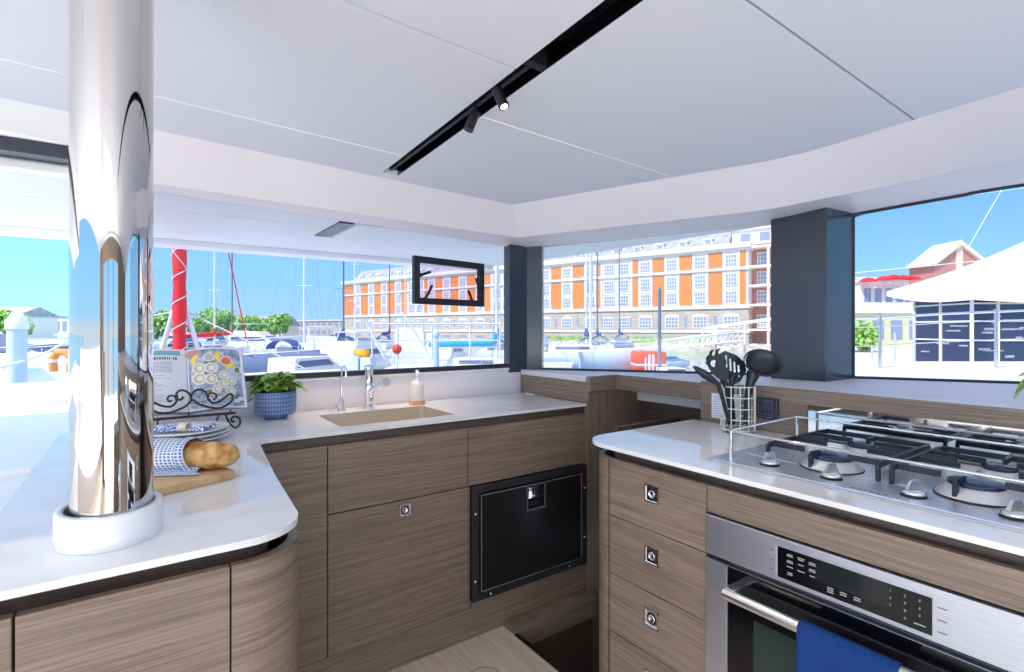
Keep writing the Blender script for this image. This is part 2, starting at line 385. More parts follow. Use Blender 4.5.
# opening portlight in the glass
mb=MB(); mb.prism([(1.233,1.44),(1.69,1.434),(1.69,1.692),(1.233,1.707)],-.012,.02,hole=[[(1.268,1.474),(1.655,1.470),(1.655,1.658),(1.268,1.670)]],mtx=frame((0,2.685,0),(1,0,0),(0,0,1)))
pf=mb.build('portlight_frame','black',W1,bevel=.002)
mb=MB(); mb.box(1.268,1.655,2.676,2.680,1.472,1.665); mb.build('portlight_pane','glassp',pf)
for (a,b_,c_,d_) in ((1.30,1.470,1.335,1.545),(1.60,1.468,1.57,1.525),(1.272,1.60,1.325,1.62),(1.652,1.535,1.62,1.60)):
    mb=MB(); mb.tube([(a,2.664,b_),((a+c_)/2,2.655,(b_+d_)/2),(c_,2.652,d_)],.008,8); mb.ball((a,2.664,b_),.012,10,6); mb.build('latch','black',pf)
# door frame at the left and its head
mb=MB(); mb.box(-4,-.2,2.56,2.66,1.936,1.985); struct(mb.build('trim_3','pillar',bevel=.004))
mb=MB(); mb.box(-4,-.2,2.66,2.76,1.90,1.93); mb.box(-.2,-.165,2.58,2.75,.705,1.985); D=struct(mb.build('door_1','trimw',bevel=.004))
# window corner pillar and the deep side pillar
mb=MB(); mb.prism([(1.868,2.655),(2.0,2.655),(2.06,2.58),(2.11,2.62),(2.05,2.72),(1.868,2.72)],1.03,1.875); struct(mb.build('trim_4','pillar',bevel=.003))
mb=MB(); mb.prism([(2.67,1.44),(2.70,1.185),(2.98,1.185),(3.03,1.21),(2.86,1.49)],1.03,1.9); struct(mb.build('trim_5','pillar',bevel=.004))
# side windows
def sidewin(name,p,q,z0,z1a,z1b):
    p=Vector(p);q=Vector(q);d=(q-p).normalized();n_=Vector((-d.y,d.x)) 
    if n_.x<0: n_=-n_
    def pt(t,o): r=p+(q-p)*t+n_*o; return (r.x,r.y)
    mb=MB(); mb.prism([pt(0,-.015),pt(1,-.015),pt(1,.03),pt(0,.03)],z0-.02,z0+.011)
    w_=MB(); L_=(q-p).length
    f=struct(mb.build(name,'gasket',bevel=.003))
    h=lambda t:z1a+(z1b-z1a)*t
    r=.05/L_; vs=[]
    for o in (0,.006):
        vs+= [pt(0,o)+(z0-.01,),pt(1,o)+(z0-.01,),pt(1,o)+(h(1)+.03,),pt(0,o)+(h(0)+.03,)]
    MB().add(vs,[(0,1,2,3),(4,7,6,5),(0,4,5,1),(1,5,6,2),(2,6,7,3),(3,7,4,0)]).build('glass_pane','glassw',f)
    return f
sidewin('window_2',(2.06,2.58),(2.86,1.47),1.045,1.845,1.868)
w3=sidewin('window_3',(3.0,1.2),(4.3,-1.02),1.045,1.885,2.02)
mb=MB(); mb.tube([(p[0]-.006,p[1]-.004,p[2]-.004) for p in W3[W3.index(tuple(Wt[5])):-6] if True],.010,6); mb.tube([(3.004,1.192,1.89),(3.004,1.192,1.04)],.014,8)
cnr=[(1.0,0),(0,0),(0,1.0),(.08,.45),(.2,.2),(.45,.08)]
for z_,s_ in ((1.045,1),(1.885,-1)):
    mb.add([(3.0+.03*a*1.0+.004,1.19-.047*a,z_+s_*.05*b_) for a,b_ in cnr],[tuple(range(6)),tuple(range(5,-1,-1))])
mb.build('window_gasket','gasket',w3)
# wide ledge under the side windows + hull side
led=[(1.955,2.66),(2.06,2.66),(2.13,2.66),(3.08,1.22),(4.4,-1.0),(5.3,-4),(2.06,-4),(2.06,1.39),(2.175,1.39),(2.175,2.07),(1.955,2.07)]
mb=MB(); mb.prism(led,1.015,1.045); struct(mb.build('trim_7','ledge',bevel=.002))
mb=MB(); mb.prism([(2.09,2.70),(3.1,1.24),(4.4,-1.0),(5.3,-4),(5.4,-4),(4.5,-.95),(3.2,1.28),(2.15,2.75)],-.9,1.02); struct(mb.build('wall_right','white'))
mb=MB(); mb.box(2.35,2.37,1.2,2.07,.89,1.015); struct(mb.build('trim_6','white'))
# room behind the viewer
mb=MB(); mb.box(-4.1,-4,-4,2.7,FZ,.75); struct(mb.build('wall_left','wall'))
mb=MB(); mb.box(-4,-2.6,-4.1,-4,FZ,2.2); mb.box(2.0,5.3,-4.1,-4,FZ,2.2); mb.box(-2.6,2.0,-4.1,-4,1.98,2.2); struct(mb.build('wall_back','wood'))
mb=MB(); mb.box(-1.1,-1.0,-4.08,-4.0,FZ,1.98); mb.box(.45,.55,-4.08,-4.0,FZ,1.98); struct(mb.build('trim_13','pillar'))  # unseen mullions added to break up the aft light mirrored in the post
mb=MB(); mb.box(-2.6,-1.8,-3.2,-3.15,FZ,1.1); mb.box(.5,1.6,-3.2,-2.5,FZ,.5); struct(mb.build('reflection_blocks','wood'))  # unseen wood blocks added for the chrome post to reflect

# golden led strips and the dark lighting channel
def ledstrip(label,x0,x1,y):
    mb=MB(); mb.prism([(x0,y-.0022),(x1,y-.0022),(x1,y+.0022),(x0,y+.0022)],lambda x,y:hc(x,y)+.004,lambda x,y:hc(x,y)+.012)
    tag(mb.build('led_strip','led'),label,'light','golden light strips in the ceiling seams')
ledstrip('thin golden light strip in the ceiling seam left of the dark channel',-3.9,.915,2.10)
ledstrip('thin golden light strip in the ceiling seam right of the dark channel',1.006,2.08,1.60)
ch=thing('lighting_channel','long black recessed lighting channel crossing the white ceiling','ceiling light',(.96,0,2.08))
mb=MB(); mb.prism([(T0,-3.9),(T1,-3.9),(T1,2.34),(T0,2.34)],lambda x,y:hc(x,y)+.05,lambda x,y:hc(x,y)+.06)
mb.prism([(T0,-3.9),(T0+.004,-3.9),(T0+.004,2.34),(T0,2.34)],lambda x,y:hc(x,y)+.0005,lambda x,y:hc(x,y)+.055)
mb.prism([(T1-.004,-3.9),(T1,-3.9),(T1,2.34),(T1-.004,2.34)],lambda x,y:hc(x,y)+.0005,lambda x,y:hc(x,y)+.055)
mb.build('channel_body','gloss',ch)
mb=MB(); mb.prism([(T0+.004,1.22),(T1-.004,1.22),(T1-.004,1.25),(T0+.004,1.25)],lambda x,y:hc(x,y)+.002,lambda x,y:hc(x,y)+.05); mb.build('channel_divider','black',ch)
mb=MB(); mb.prism([(T0+.03,1.26),(T0+.045,1.25),(T0+.045,2.33),(T0+.03,2.33)],lambda x,y:hc(x,y)+.012,lambda x,y:hc(x,y)+.05); mb.build('track_rail','iron',ch)
def spot(label,top,end,lit):
    t=thing('spotlight',label,'spotlight',top,0,'spotlights in the ceiling channel'); top=Vector(top); end=Vector(end)
    d=(end-top).normalized()
    mb=MB(); mb.tube([top,top+(end-top)*.999],.017,20); mb.build('lamp_housing','black',t)
    mb=MB(); mb.tube([top+Vector((0,0,.0)),top+Vector((0,0,.06))],.006,8); mb.build('stem','black',t)
    if lit:
        mb=MB(); mb.tube([end-d*.001,end+d*.0015],.0115,16); mb.build('lens','lamp',t)
        l=bpy.data.lights.new('spot','SPOT'); l.energy=6; l.color=(1,.85,.62); l.spot_size=math.radians(70); l.spot_blend=.6; l.shadow_soft_size=.015
        o=bpy.data.objects.new('spot_lamp',l); COL.objects.link(o); o.parent=t; o.location=(end+d*.006)-top
        o.rotation_euler=d.to_track_quat('-Z','Y').to_euler()
spot('short black spotlight in the ceiling channel with glowing lens',(.934,1.400,2.066),(.940,1.367,2.004),True)
spot('black spotlight in the ceiling channel, unlit, tilted left',(.956,1.566,2.056),(.929,1.570,1.990),False)

# forward cockpit roof lining outside window 1
ov=thing('cockpit_roof','white cockpit roof overhanging outside the sink window','roof',(0,3.7,1.93))
mb=MB(); mb.prism([(-4.6,2.73),(2.1,2.78),(2.7,1.9),(3.12,1.25),(3.25,1.9),(3.15,3.6),(3.0,4.77),(-4.6,4.77)],1.955,2.24); mb.build('roof_lining','white',ov)
mb=MB()
mb.box(-4.4,.97,2.95,3.35,1.940,1.956); mb.box(-4.4,.97,3.37,3.80,1.940,1.956); mb.box(1.09,2.05,3.15,3.75,1.935,1.956)
mb.build('roof_panel','trimw',ov,bevel=.004)
mb=MB(); mb.box(-4.6,3.0,4.55,4.77,1.915,1.96); mb.build('roof_edge_beam','white',ov,bevel=.01)
mb=MB(); mb.box(.985,1.075,3.2,3.75,1.944,1.953); mb.build('roof_channel','pillar',ov)
mb=MB(); mb.box(-4.3,.95,3.354,3.362,1.942,1.947); mb.build('roof_light_strip','led',ov)
mb=MB(); mb.lathe([(.10,0),(.155,0),(.16,.006),(.16,.012)],32,(2.15,3.45,1.944)); mb.build('speaker_grille','trimw',ov)
# ================================================================ CABINETS
def latch(parent,c,nrm,s=.027,m1='chrome'):      # square plate latch with a round push knob
    c=Vector(c); n_=Vector(nrm); side=Vector((0,0,1)).cross(n_)
    F=frame(c,side,(0,0,1)); mb=MB()
    mb.prism([(-s,-s),(s,-s),(s,s),(-s,s)],0,.004,hole=[circle(0,0,s*.72,20)],mtx=F)
    for a in ((-s,-s*.86,-s,s),(s*.86,s,-s,s),(-s,s,-s,-s*.86),(-s,s,s*.86,s)): mb.box(*a,.004,.007,mtx=F)
    mb.lathe([(s*.72,.001),(s*.70,.002),(0,.002)],20,mi=1,mtx=F)
    mb.lathe([(s*.5,.002),(s*.5,.007),(s*.42,.009),(s*.36,.006),(0,.006)],20,mi=0,mtx=F)
    return mb.build('latch',[m1,'black'],parent)
cab=thing('sink_cabinet','long oak cabinet run with door and drawer fronts under the sink','cabinet',(1.1,2.3,FZ))
mb=MB(); mb.box(.0,1.215,2.10,2.655,FZ,.64); mb.box(.0,1.955,2.098,2.12,.61,.885); mb.box(1.215,1.955,2.12,2.655,.60,.64); mb.box(1.215,1.955,2.10,2.655,FZ,.03)
mb.build('carcass','wooddark',cab)
def front(name,x0,x1,z0,z1,m_='wood'): return MB().box(x0,x1,2.075,2.096,z0,z1).build(name,m_,cab,bevel=.0015)
front('side_panel',.30,.593,-.10,.845)
front('drawer_front',.597,1.224,.579,.845); front('drawer_front',1.228,1.953,.579,.845)
dr=front('door',.597,1.224,.022,.574)
latch(dr,(.915,2.074,.535),(0,-1,0),.026,'satin')
MB().box(1.228,1.237,2.078,2.097,.022,.574).build('stile','wood',cab)
MB().box(.30,1.9568,2.082,2.10,FZ,.018).build('plinth','wood',cab)
MB().box(1.9515,1.9575,2.085,2.655,FZ,.885).build('end_filler','wooddark',cab)
MB().box(1.24,1.953,2.072,2.09,.022,.040).build('rail','wood',cab)
# drawer fridge
fr_=thing('drawer_fridge','black built-in drawer fridge with recessed chrome handle','fridge',(1.6,2.07,.045))
F=frame((0,2.06,0),(1,0,0),(0,0,1))
mb=MB(); mb.prism([(1.24,.045),(1.952,.045),(1.952,.575),(1.24,.575)],-.014,.004,hole=[[(1.275,.078),(1.917,.078),(1.917,.542),(1.275,.542)]],mtx=F); mb.build('flange','fridgef',fr_,bevel=.002)
mb=MB(); mb.box(1.25,1.94,2.075,2.60,.05,.57); mb.build('fridge_body','black',fr_)
hx,hz=1.605,.470
mb=MB(); mb.prism([(1.281,.084),(1.911,.084),(1.911,.536),(1.281,.536)],-.01,.008,hole=[[(hx-.055,hz-.06),(hx+.055,hz-.06),(hx+.055,hz+.06),(hx-.055,hz+.06)]],mtx=F); fd=mb.build('fridge_door','fridged',fr_,bevel=.002)
mb=MB()
for q in (.0,.012):
    for a in ((1.284+q,1.908-q,.087+q,.0885+q),(1.284+q,1.908-q,.5315-q,.533-q),(1.284+q,1.2855+q,.087+q,.533-q),(1.9065-q,1.908-q,.087+q,.533-q)):
        if q==0: mb.box(*a,.008,.0088,mtx=F)
mb.build('trim_line','alum',fd)
mb=MB(); mb.prism([(hx-.06,hz-.065),(hx+.06,hz-.065),(hx+.06,hz+.065),(hx-.06,hz+.065)],.0065,.011,hole=[[(hx-.052,hz-.056),(hx+.052,hz-.056),(hx+.052,hz+.056),(hx-.052,hz+.056)]],mtx=F); hd=mb.build('handle_surround','fhand',fd)
mb=MB(); mb.box(hx-.05,hx+.05,2.066,2.07,hz-.054,hz+.054); mb.build('handle_recess','black',fd)
mb=MB(); mb.grid(lambda u,v:(hx-.046+.092*u,2.052+.012*math.sin(v*PI*.9),hz-.005+.052*v),1,8); mb.build('latch_flap','satin',fd,solid=.002)
mb=MB(); mb.box(hx-.04,hx+.02,2.055,2.062,hz-.040,hz-.022); mb.build('latch_button','iron',fd)
for x,z in ((1.256,.45),(1.256,.14),(1.936,.45),(1.936,.19),(1.34,.061),(1.83,.061)): MB().lathe([(.007,0),(.006,.003),(0,.004)],10,mtx=Matrix.Translation((x,2.056,z))@Matrix.Rotation(PI/2,4,'X')).build('screw','satin',fr_)

# peninsula at the left
isl=thing('peninsula_cabinet','oak peninsula cabinet with a rounded corner under the chrome post','cabinet',(.0,1.5,FZ))
def island(off,rad=.125,y1=2.07,xl=-.25):
    return [(xl+off,1.13+off)]+[p for p in arc(.165,1.255,rad-off,-90,0,12)]+[(.29-off,y1),(xl+off,y1)]
mb=MB(); mb.prism(island(.06,y1=2.06),FZ,.885); mb.build('carcass','wooddark',isl)
def curved(name,pts,t,z0,z1,m_):
    n=len(pts); vs=[];
    out=[]; inn=[]
    for i,p in enumerate(pts):
        a=Vector(pts[max(i-1,0)]); b_=Vector(pts[min(i+1,n-1)]); d=(b_-a).normalized(); nn=Vector((-d.y,d.x))
        out.append(p); inn.append(tuple(Vector(p)+nn*t))
    mb=MB(); mb.prism(out+inn[::-1],z0,z1); return mb
pa=[(.1435,1.13),(.16,1.13)]+arc(.165,1.255,.125,-88,0,14)+[(.29,1.5),(.29,2.06)]
c_=curved('p',pa,.02,-.11,.845,None); c_.build('curved_panel','wood',isl)
MB().box(-.161,.1405,1.13,1.15,-.11,.845).build('door','wood',isl,bevel=.0015)
MB().box(-.25,-.165,1.13,1.15,-.11,.845).build('side_panel','wood',isl,bevel=.0015)
MB().box(-.25,-.23,1.152,2.06,-.11,.885).build('back_panel','wood',isl)

# worktop in an L with the sink cut out
def rrect(x0,x1,y0,y1,r,n=5): return arc(x0+r,y0+r,r,180,270,n)+arc(x1-r,y0+r,r,270,360,n)+arc(x1-r,y1-r,r,0,90,n)+arc(x0+r,y1-r,r,90,180,n)
top=[(1.953,2.062),(.375,2.062)]+[(.352,2.05),(.343,2.02),(.302,1.54)]+arc(.163,1.221,.120,0,-90,14)[0:]+[(-.25,1.10),(-.25,2.655),(1.953,2.655)]
mb=MB(); mb.prism(top,.886,.90,hole=[rrect(.67,1.205,2.15,2.50,.018)])
wt=tag(mb.build('countertop','quartz',bevel=.002,seg=2),'white glossy stone worktop holding the sink and chrome post','worktop')
sk=thing('sink','rectangular undermounted steel sink below the chrome tap','sink',(.94,2.33,.70))
mb=MB(); a_=rrect(.672,1.203,2.152,2.498,.02); b2=rrect(.69,1.185,2.17,2.48,.04); n=len(a_)
vs=[(p[0],p[1],.8985) for p in a_]+[(p[0],p[1],.72) for p in a_]+[(p[0],p[1],.70) for p in b2]
fs=[(i,(i+1)%n,n+(i+1)%n,n+i) for i in range(n)]+[(n+i,n+(i+1)%n,2*n+(i+1)%n,2*n+i) for i in range(n)]+[tuple(range(2*n,3*n))]
mb.add(vs,[f[::-1] for f in fs],0,False); mb.build('basin','sink',sk)
mb=MB(); mb.lathe([(.045,0),(.042,.003),(.025,.001),(0,.0)],24,(.94,2.33,.701)); mb.build('drain','chrome',sk)

# cooktop side ------------------------------------------------------------
dc=thing('drawer_cabinet','oak drawer stack with four square latched drawers beside the oven','cabinet',(1.6,1.15,FZ))
mb=MB(); mb.prism([(1.40,.925),(1.40,1.30)]+arc(1.45,1.31,.05,180,90,5)+[(1.99,1.36),(1.99,.925)],FZ,.885); mb.build('carcass','wooddark',dc)
pa=[(1.98,1.42),(1.6,1.42)]+arc(1.455,1.315,.105,90,180,14); curved('p',pa,.02,-.11,.845,None).build('curved_panel','wood',dc)
zz=[.845,.645,.443,.240,.038]
for i in range(4):
    d=MB().box(1.35,1.37,.9205,1.307,zz[i+1]+.002,zz[i]-.0005).build('drawer','wood',dc,bevel=.0015)
    latch(d,(1.349,1.116,zz[i]-.077),(-1,0,0))
MB().box(1.37,1.39,.925,1.30,FZ,.036).build('plinth','wood',dc)
oc=thing('oven_cabinet','oak housing around the built-in oven, under the cooktop','cabinet',(1.6,-.5,FZ))
MB().box(1.35,1.37,-1.2,.917,.767,.845).build('fascia','wood',oc,bevel=.0015)
MB().box(1.39,1.99,-1.2,.92,.80,.885).build('top_rail','wooddark',oc)
MB().box(1.35,1.99,.165,-1.2,FZ,.762).build('side_unit','wood',oc,bevel=.0015)
MB().box(1.35,1.99,.172,.915,FZ,-.02).build('base','wood',oc)
slab=arc(1.435,1.302,.125,90,180,14)+[(1.31,-1.2),(1.998,-1.2),(1.998,1.427)]
mb=MB(); mb.prism(slab,.886,.90,hole=[rrect(1.47,1.90,.08,.90,.02)])
tag(mb.build('countertop','quartz',bevel=.002,seg=2),'white glossy stone worktop around the gas cooktop','worktop')
# upstands and caps
mb=MB(); mb.box(2.03,2.16,1.375,1.392,.88,1.046); mb.box(2.0,2.028,-4,1.392,.88,1.074); struct(mb.build('trim_8','wood',bevel=.002))
mb=MB(); mb.box(2.028,2.052,-4,1.10,.98,1.050); o=struct(mb.build('trim_9','shadowgap'))
mb=MB()
for y in (.66,.18,-.4): mb.box(2.028,2.052,y,y+.055,1.0,1.070)
mb.build('groove_spacer','trimw',o)
struct(MB().box(2.052,2.064,-4,1.10,.98,1.072).build('trim_14','trimw',None,bevel=.002))
mb=MB(); mb.box(1.955,1.975,2.05,2.66,.902,1.015); mb.box(1.955,2.175,2.035,2.055,.965,1.046); mb.box(2.155,2.175,1.39,2.05,.965,1.046); struct(mb.build('trim_10','wood',bevel=.002))
mb=MB(); mb.box(1.958,2.6,2.055,2.12,-1.6,.965); struct(mb.build('wall_stair_side','woodv'))
mb=MB(); mb.box(1.86,2.33,1.745,1.775,.2,.832); struct(mb.build('trim_11','wooddark',bevel=.003))

# oven --------------------------------------------------------------------
ov_=thing('wall_oven','stainless built-in oven with black glass control panel and bar handle','oven',(1.55,.542,.0))
Fo=frame((1.345,0,0),(0,-1,0),(0,0,1))      # local x = along -Y, local y = up, local z = outward (-X)
def ob(x0,x1,z0,z1,d0,d1): return MB().box(x0,x1,z0,z1,d0,d1,mtx=Fo)    # x = -Y
MB().box(1.365,1.98,.18,.905,-.02,.76).build('oven_body','black',ov_)
cp=ob(-.914,-.170,.652,.764,-.015,.006).build('control_panel','steel',ov_,bevel=.002)
disp=ob(-.7035,-.381,.664,.742,.006,.0075).build('display','gloss',ov_)
ob(-.613,-.613+.155,.690,.742,.0075,.0079).build('screen',mat('screen_glass',S(20,30,34),.1),disp)
random.seed(3); LG=emit('legend_glow',(.72,.85,1,1),.32)
for x,zs in ((-.672,((.730,2),(.714,2),(.699,1),(.684,2))),(-.645,((.730,2),(.7135,1),(.698,1))),(-.618,((.728,2),(.712,2),(.696,1)))):
    for z,n in zs:
        mb=MB()
        for k in range(n):
            w_=.0060+.003*random.random(); mb.box(x-w_,x+w_,z-.0010-k*.0042,z+.0010-k*.0042,.0078,.0082,mtx=Fo)
        mb.build('legend',LG,disp)
for x,n in ((-.577,3),(-.549,2),(-.520,2)):
    mb=MB()
    for k in range(n): mb.box(x-.007,x+.007,.684-k*.005-.0011,.684-k*.005+.0011,.0078,.0082,mtx=Fo)
    mb.build('legend',LG,disp)
for t_,x,z in (('1',-.455,.728),('2',-.428,.728),('3',-.402,.728),('4',-.455,.712),('5',-.428,.712),('6',-.402,.712),('7',-.455,.696),('8',-.428,.696),('9',-.402,.696),('0',-.428,.680)):
    mb=MB(); letters(t_,.0075,Fo@Matrix.Translation((x,z,.0080)),mb); mb.build('digit',LG,disp)
MB().box(-.412,-.392,.6765,.6790,.0078,.0082,mtx=Fo).build('legend',LG,disp)
for x0,x1 in ((-.378,-.350),(-.728,-.708)):
    for k in range(3):
        mb=ob(x0,x1,.667+k*.025,.689+k*.025,.006,.008); mb.box(x0+.006,x1-.006,.677+k*.025,.679+k*.025,.008,.0083,mi=1,mtx=Fo); mb.build('button',['steel','gasket'],cp)
dd=ob(-.914,-.170,.0,.640,-.015,.004)
dd=MB(); dd.prism([(-.914,.0),(-.170,.0),(-.170,.640),(-.914,.640)],-.015,.008,hole=[[(-.846,.06),(-.238,.06),(-.238,.639),(-.846,.639)]],mtx=Fo)
door=dd.build('oven_door','steel',ov_,bevel=.0015)
ob(-.846,-.238,.06,.639,-.012,.004).build('door_glass','gloss',door)
ob(-.80,-.284,.10,.535,.004,.0045).build('window','gloss',door)
ob(-.77,-.31,.13,.52,.0045,.005).build('inner_window',mat('oven_inner_glass',S(44,60,54),.12),door)
ob(-.80,-.284,.565,.605,.004,.010).build('vent_strip','black',door,bevel=.002)
mb=MB()
hz_=.588
mb.tube([Fo@Vector((-.820,hz_,.060)),Fo@Vector((-.242,hz_,.062))],.0155,20); mb.build('handle_bar','satin',door)
for x in (-.806,-.256): ob(x-.014,x+.016,hz_-.016,hz_+.018,.004,.062).build('handle_bracket','satin',door,bevel=.003)
# towel over the bar
def tw(u,v):
    x=-.620+.205*u+.004*math.sin(v*9)*u; s=v*.62; R=.0185
    wav=.004*math.sin(u*14+1)+.003*math.sin(u*31)
    if s<.27: z=hz_-.27+s; y=.062-R-.003
    elif s<.27+PI*R: a=(s-.27)/R; y=.062-R*math.cos(a); z=hz_+R*math.sin(a)
    else: z=hz_-(s-.27-PI*R); y=.062+R+wav*min(1,(s-.27-PI*R)*6)
    return Fo@Vector((x,z,y))
mb=MB(); mb.grid(tw,24,60,us=1,vs_=3); tag(mb.build('dish_towel','towel',solid=.003),'blue waffle dish towel hanging over the oven handle','towel')

# cooktop -----------------------------------------------------------------
ck=thing('gas_cooktop','stainless gas cooktop with cast iron grates and four knobs','cooktop',(1.70,.5,.90))
mb=MB(); mb.prism(rrect(1.425,1.955,.03,.955,.012),.9005,.906); mb.prism(rrect(1.408,1.965,.02,.968,.012),.9003,.9035); mb.build('cooktop_plate','steelh',ck,bevel=.002)
mb=MB(); mb.prism(rrect(1.565,1.935,.07,.93,.02),.9061,.9075); mb.build('spill_tray','steelh',ck)
def burner(x,y,r):
    t=MB().lathe([(r*1.5,0),(r*1.48,.003),(r*1.1,.021),(r*1.02,.026),(0,.026)],32,(x,y,.9075)).build('burner','alumb',ck)
    mb=MB(); mb.lathe([(r*1.0,.0),(r*1.04,.003),(r*1.0,.008),(r*.7,.012),(0,.0135)],32,(x,y,.934))
    mb.build('burner_cap','capg',t)
    mb=MB()
    for k in range(24):
        a=2*PI*k/24; mb.box(r*.94,r*1.01,-.0022,.0022,.024,.030,mtx=Matrix.Translation((x,y,.9075))@Matrix.Rotation(a,4,'Z'))
    mb.build('burner_teeth','black',t)
    if r>.05: MB().lathe([(r*1.54,0),(r*1.53,.002),(r*1.45,.003)],32,(x,y,.9075)).build('burner_ring','black',t)
for b_ in ((1.60,.688,.052),(1.83,.700,.036),(1.60,.372,.052),(1.83,.378,.036)): burner(*b_)
for y in (.806,.640,.459,.283):
    k=MB().lathe([(.020,0),(.025,.005),(.0245,.010),(.018,.013),(0,.014)],28,(1.488,y,.908)).build('knob','satin',ck)
    mb=MB(); F2=Matrix.Translation((1.488,y,.921))@Matrix.Rotation(math.radians(-28),4,'Z')
    mb.add([(-.019,-.005,0),(.019,-.005,0),(.019,.005,0),(-.019,.005,0),(-.008,-.003,.022),(.012,-.003,.024),(.012,.003,.024),(-.008,.003,.022)],[(3,2,1,0),(4,5,6,7),(0,1,5,4),(1,2,6,5),(2,3,7,6),(3,0,4,7)],mtx=F2)
    mb.build('knob_grip','satin',k)
    MB().lathe([(.026,0),(.027,.002),(.02,.0025)],28,(1.488,y,.906)).build('knob_seal','black',k)
def gbar(mb,p,q,w=.009,h=.015,leg0=True,leg1=False):   # flat-sided rounded cast bar with a leg at its end
    p=Vector(p);q=Vector(q);d=(q-p).normalized();L_=(q-p).length
    F=frame(p,d,d.orthogonal() if abs(d.z)>.9 else Vector((-d.y,d.x,0)))
    r=.016; z1=.957-p.z; z0=z1-h; zb=.908-p.z
    prof=[]
    if leg0: prof+=[(0,zb),(0,z1-r)]+[(r-r*math.cos(a),z1-r+r*math.sin(a)) for a in (PI/6,PI/3,PI/2)]
    else: prof+=[(0,z0),(0,z1)]
    if leg1: prof+=[(L_-r+r*math.sin(a),z1-r+r*math.cos(a)) for a in (0,PI/6,PI/3,PI/2)]+[(L_,zb),(L_-.014,zb),(L_-.014,z0)]
    else: prof+=[(L_,z1),(L_,z0)]
    if leg0: prof+=[(.014,z0),(.014,zb)]
    F=Matrix.Translation(p)@Matrix((tuple(d)+(0,),(0,0,1,0),(d.y,-d.x,0,0),(0,0,0,1))).transposed()
    mb.prism([(a,b_) for a,b_ in prof],-w/2,w/2,mtx=F)
def grate(y0,y1,ym):
    mb=MB()
    for y in (y0,y1): gbar(mb,(1.545,y,.957),(1.925,y,.957),leg0=True,leg1=True)
    gbar(mb,(1.715,y0,.957),(1.715,ym-.055,.957),leg0=False); gbar(mb,(1.715,y1,.957),(1.715,ym+.055,.957),leg0=False)
    for dx in (.026,.052): gbar(mb,(1.715+dx,y0,.957),(1.715+dx,y0+.075,.957),leg0=False); gbar(mb,(1.715+dx,y1,.957),(1.715+dx,y1-.075,.957),leg0=False)
    gbar(mb,(1.925,y0,.957),(1.925,y1,.957),leg0=False)
    for bx in (1.60,1.83):
        q_=.058 if bx<1.7 else .03; gbar(mb,(bx-(.02 if bx<1.7 else 0),y0,.957),(bx-(.02 if bx<1.7 else 0),ym-q_,.957),leg0=False); gbar(mb,(bx-(.02 if bx<1.7 else 0),y1,.957),(bx-(.02 if bx<1.7 else 0),ym+q_,.957),leg0=False)
    gbar(mb,(1.530,ym+.02,.957),(1.575,ym+.012,.957)); gbar(mb,(1.925,ym,.957),(1.86,ym,.957),leg0=False)
    mb.build('grate','iron',ck,bevel=.001)
grate(.555,.845,.695); grate(.235,.525,.375); grate(.05,.215,.135)
mb=MB(); random.seed(5)
yb=.575
for k,w_ in enumerate((.010,.010,.007,.012,.008,.012)):
    for q in range(2): mb.box(1.4405+q*.004,1.4425+q*.004,yb-w_,yb,.9061,.9064)
    yb-=w_+.004
mb.build('maker_mark','navy',ck)
rl=thing('pan_rail','chrome pan rail fencing in the cooktop','rail',(1.7,.5,.906))
zr=.985
mb=MB(); mb.tube([(1.925,-.02,zr)]+[(1.925,.925,zr),(1.92,.94,zr),(1.90,.944,zr),(1.50,.936,zr),(1.486,.93,zr),(1.484,.91,zr)]+[(1.484,-.02,zr)],.0035,10); mb.build('rail_bar','chrome',rl)
for x,y in ((1.484,.925),(1.918,.938),(1.484,-.0),(1.922,.25)):
    MB().tube([(x,y,.906),(x,y,zr)],.0055,12).build('rail_post','chrome',rl)
sp_=mat('mirror_steel',(.86,.88,.9,1),.05,1)
mb=MB(); mb.box(1.993,1.9995,-.7,.935,.904,1.022); mb.build('splash_plate',sp_,None)
tag(bpy.data.objects['splash_plate'],'mirror polished steel splash plate behind the cooktop','splashback')

# chrome post in its collar
cp_=thing('support_post','polished chrome ceiling post rising from the worktop','post',(-.05,1.283,.90))
mb=MB(); mb.lathe([(1,.93),(1,hc(0,1.28)+.04)],96,(-.043,1.283,0),sx=.066,sy=.085); mb.build('post_tube','postc',cp_)
mb=MB(); mb.lathe([(.085,.9005),(.085,.958),(.082,.962),(.072,.962),(.070,.958),(.070,.935)],64,(-.046,1.283,0),sx=1,sy=1.18); mb.build('collar','porcelain',cp_)
# ================================================================ THINGS ON THE COUNTERS
# taps
tp=thing('kitchen_tap','chrome pull-out kitchen tap behind the sink','tap',(.943,2.575,.90))
mb=MB(); mb.lathe([(.027,.90),(.026,.906),(.021,.908),(.021,1.09),(.023,1.095),(.023,1.112),(.018,1.118),(0,1.118)],28,(.943,2.575,0)); mb.build('body','chrome',tp)
mb=MB(); mb.tube([(.943,2.565,.985),(.955,2.50,1.010),(.965,2.44,1.035)],[.015,.014,.014],16); mb.build('spout','chrome',tp)
mb=MB(); mb.tube([(.964,2.445,1.033),(.968,2.425,1.040),(.970,2.412,1.045)],[.016,.021,.022],20); mb.build('spray_head','satin',tp)
mb=MB(); mb.tube([(.943,2.556,.925),(.943,2.540,.95),(.943,2.545,.985)],[.010,.012,.006],12); mb.build('lever','chrome',tp)
tf=thing('filter_tap','slim chrome gooseneck filter tap left of the main tap','tap',(.805,2.575,.90))
mb=MB(); mb.lathe([(.021,.90),(.020,.906),(.013,.908),(.013,.955),(.009,.958),(0,.958)],24,(.805,2.575,0)); mb.build('body','chrome',tf)
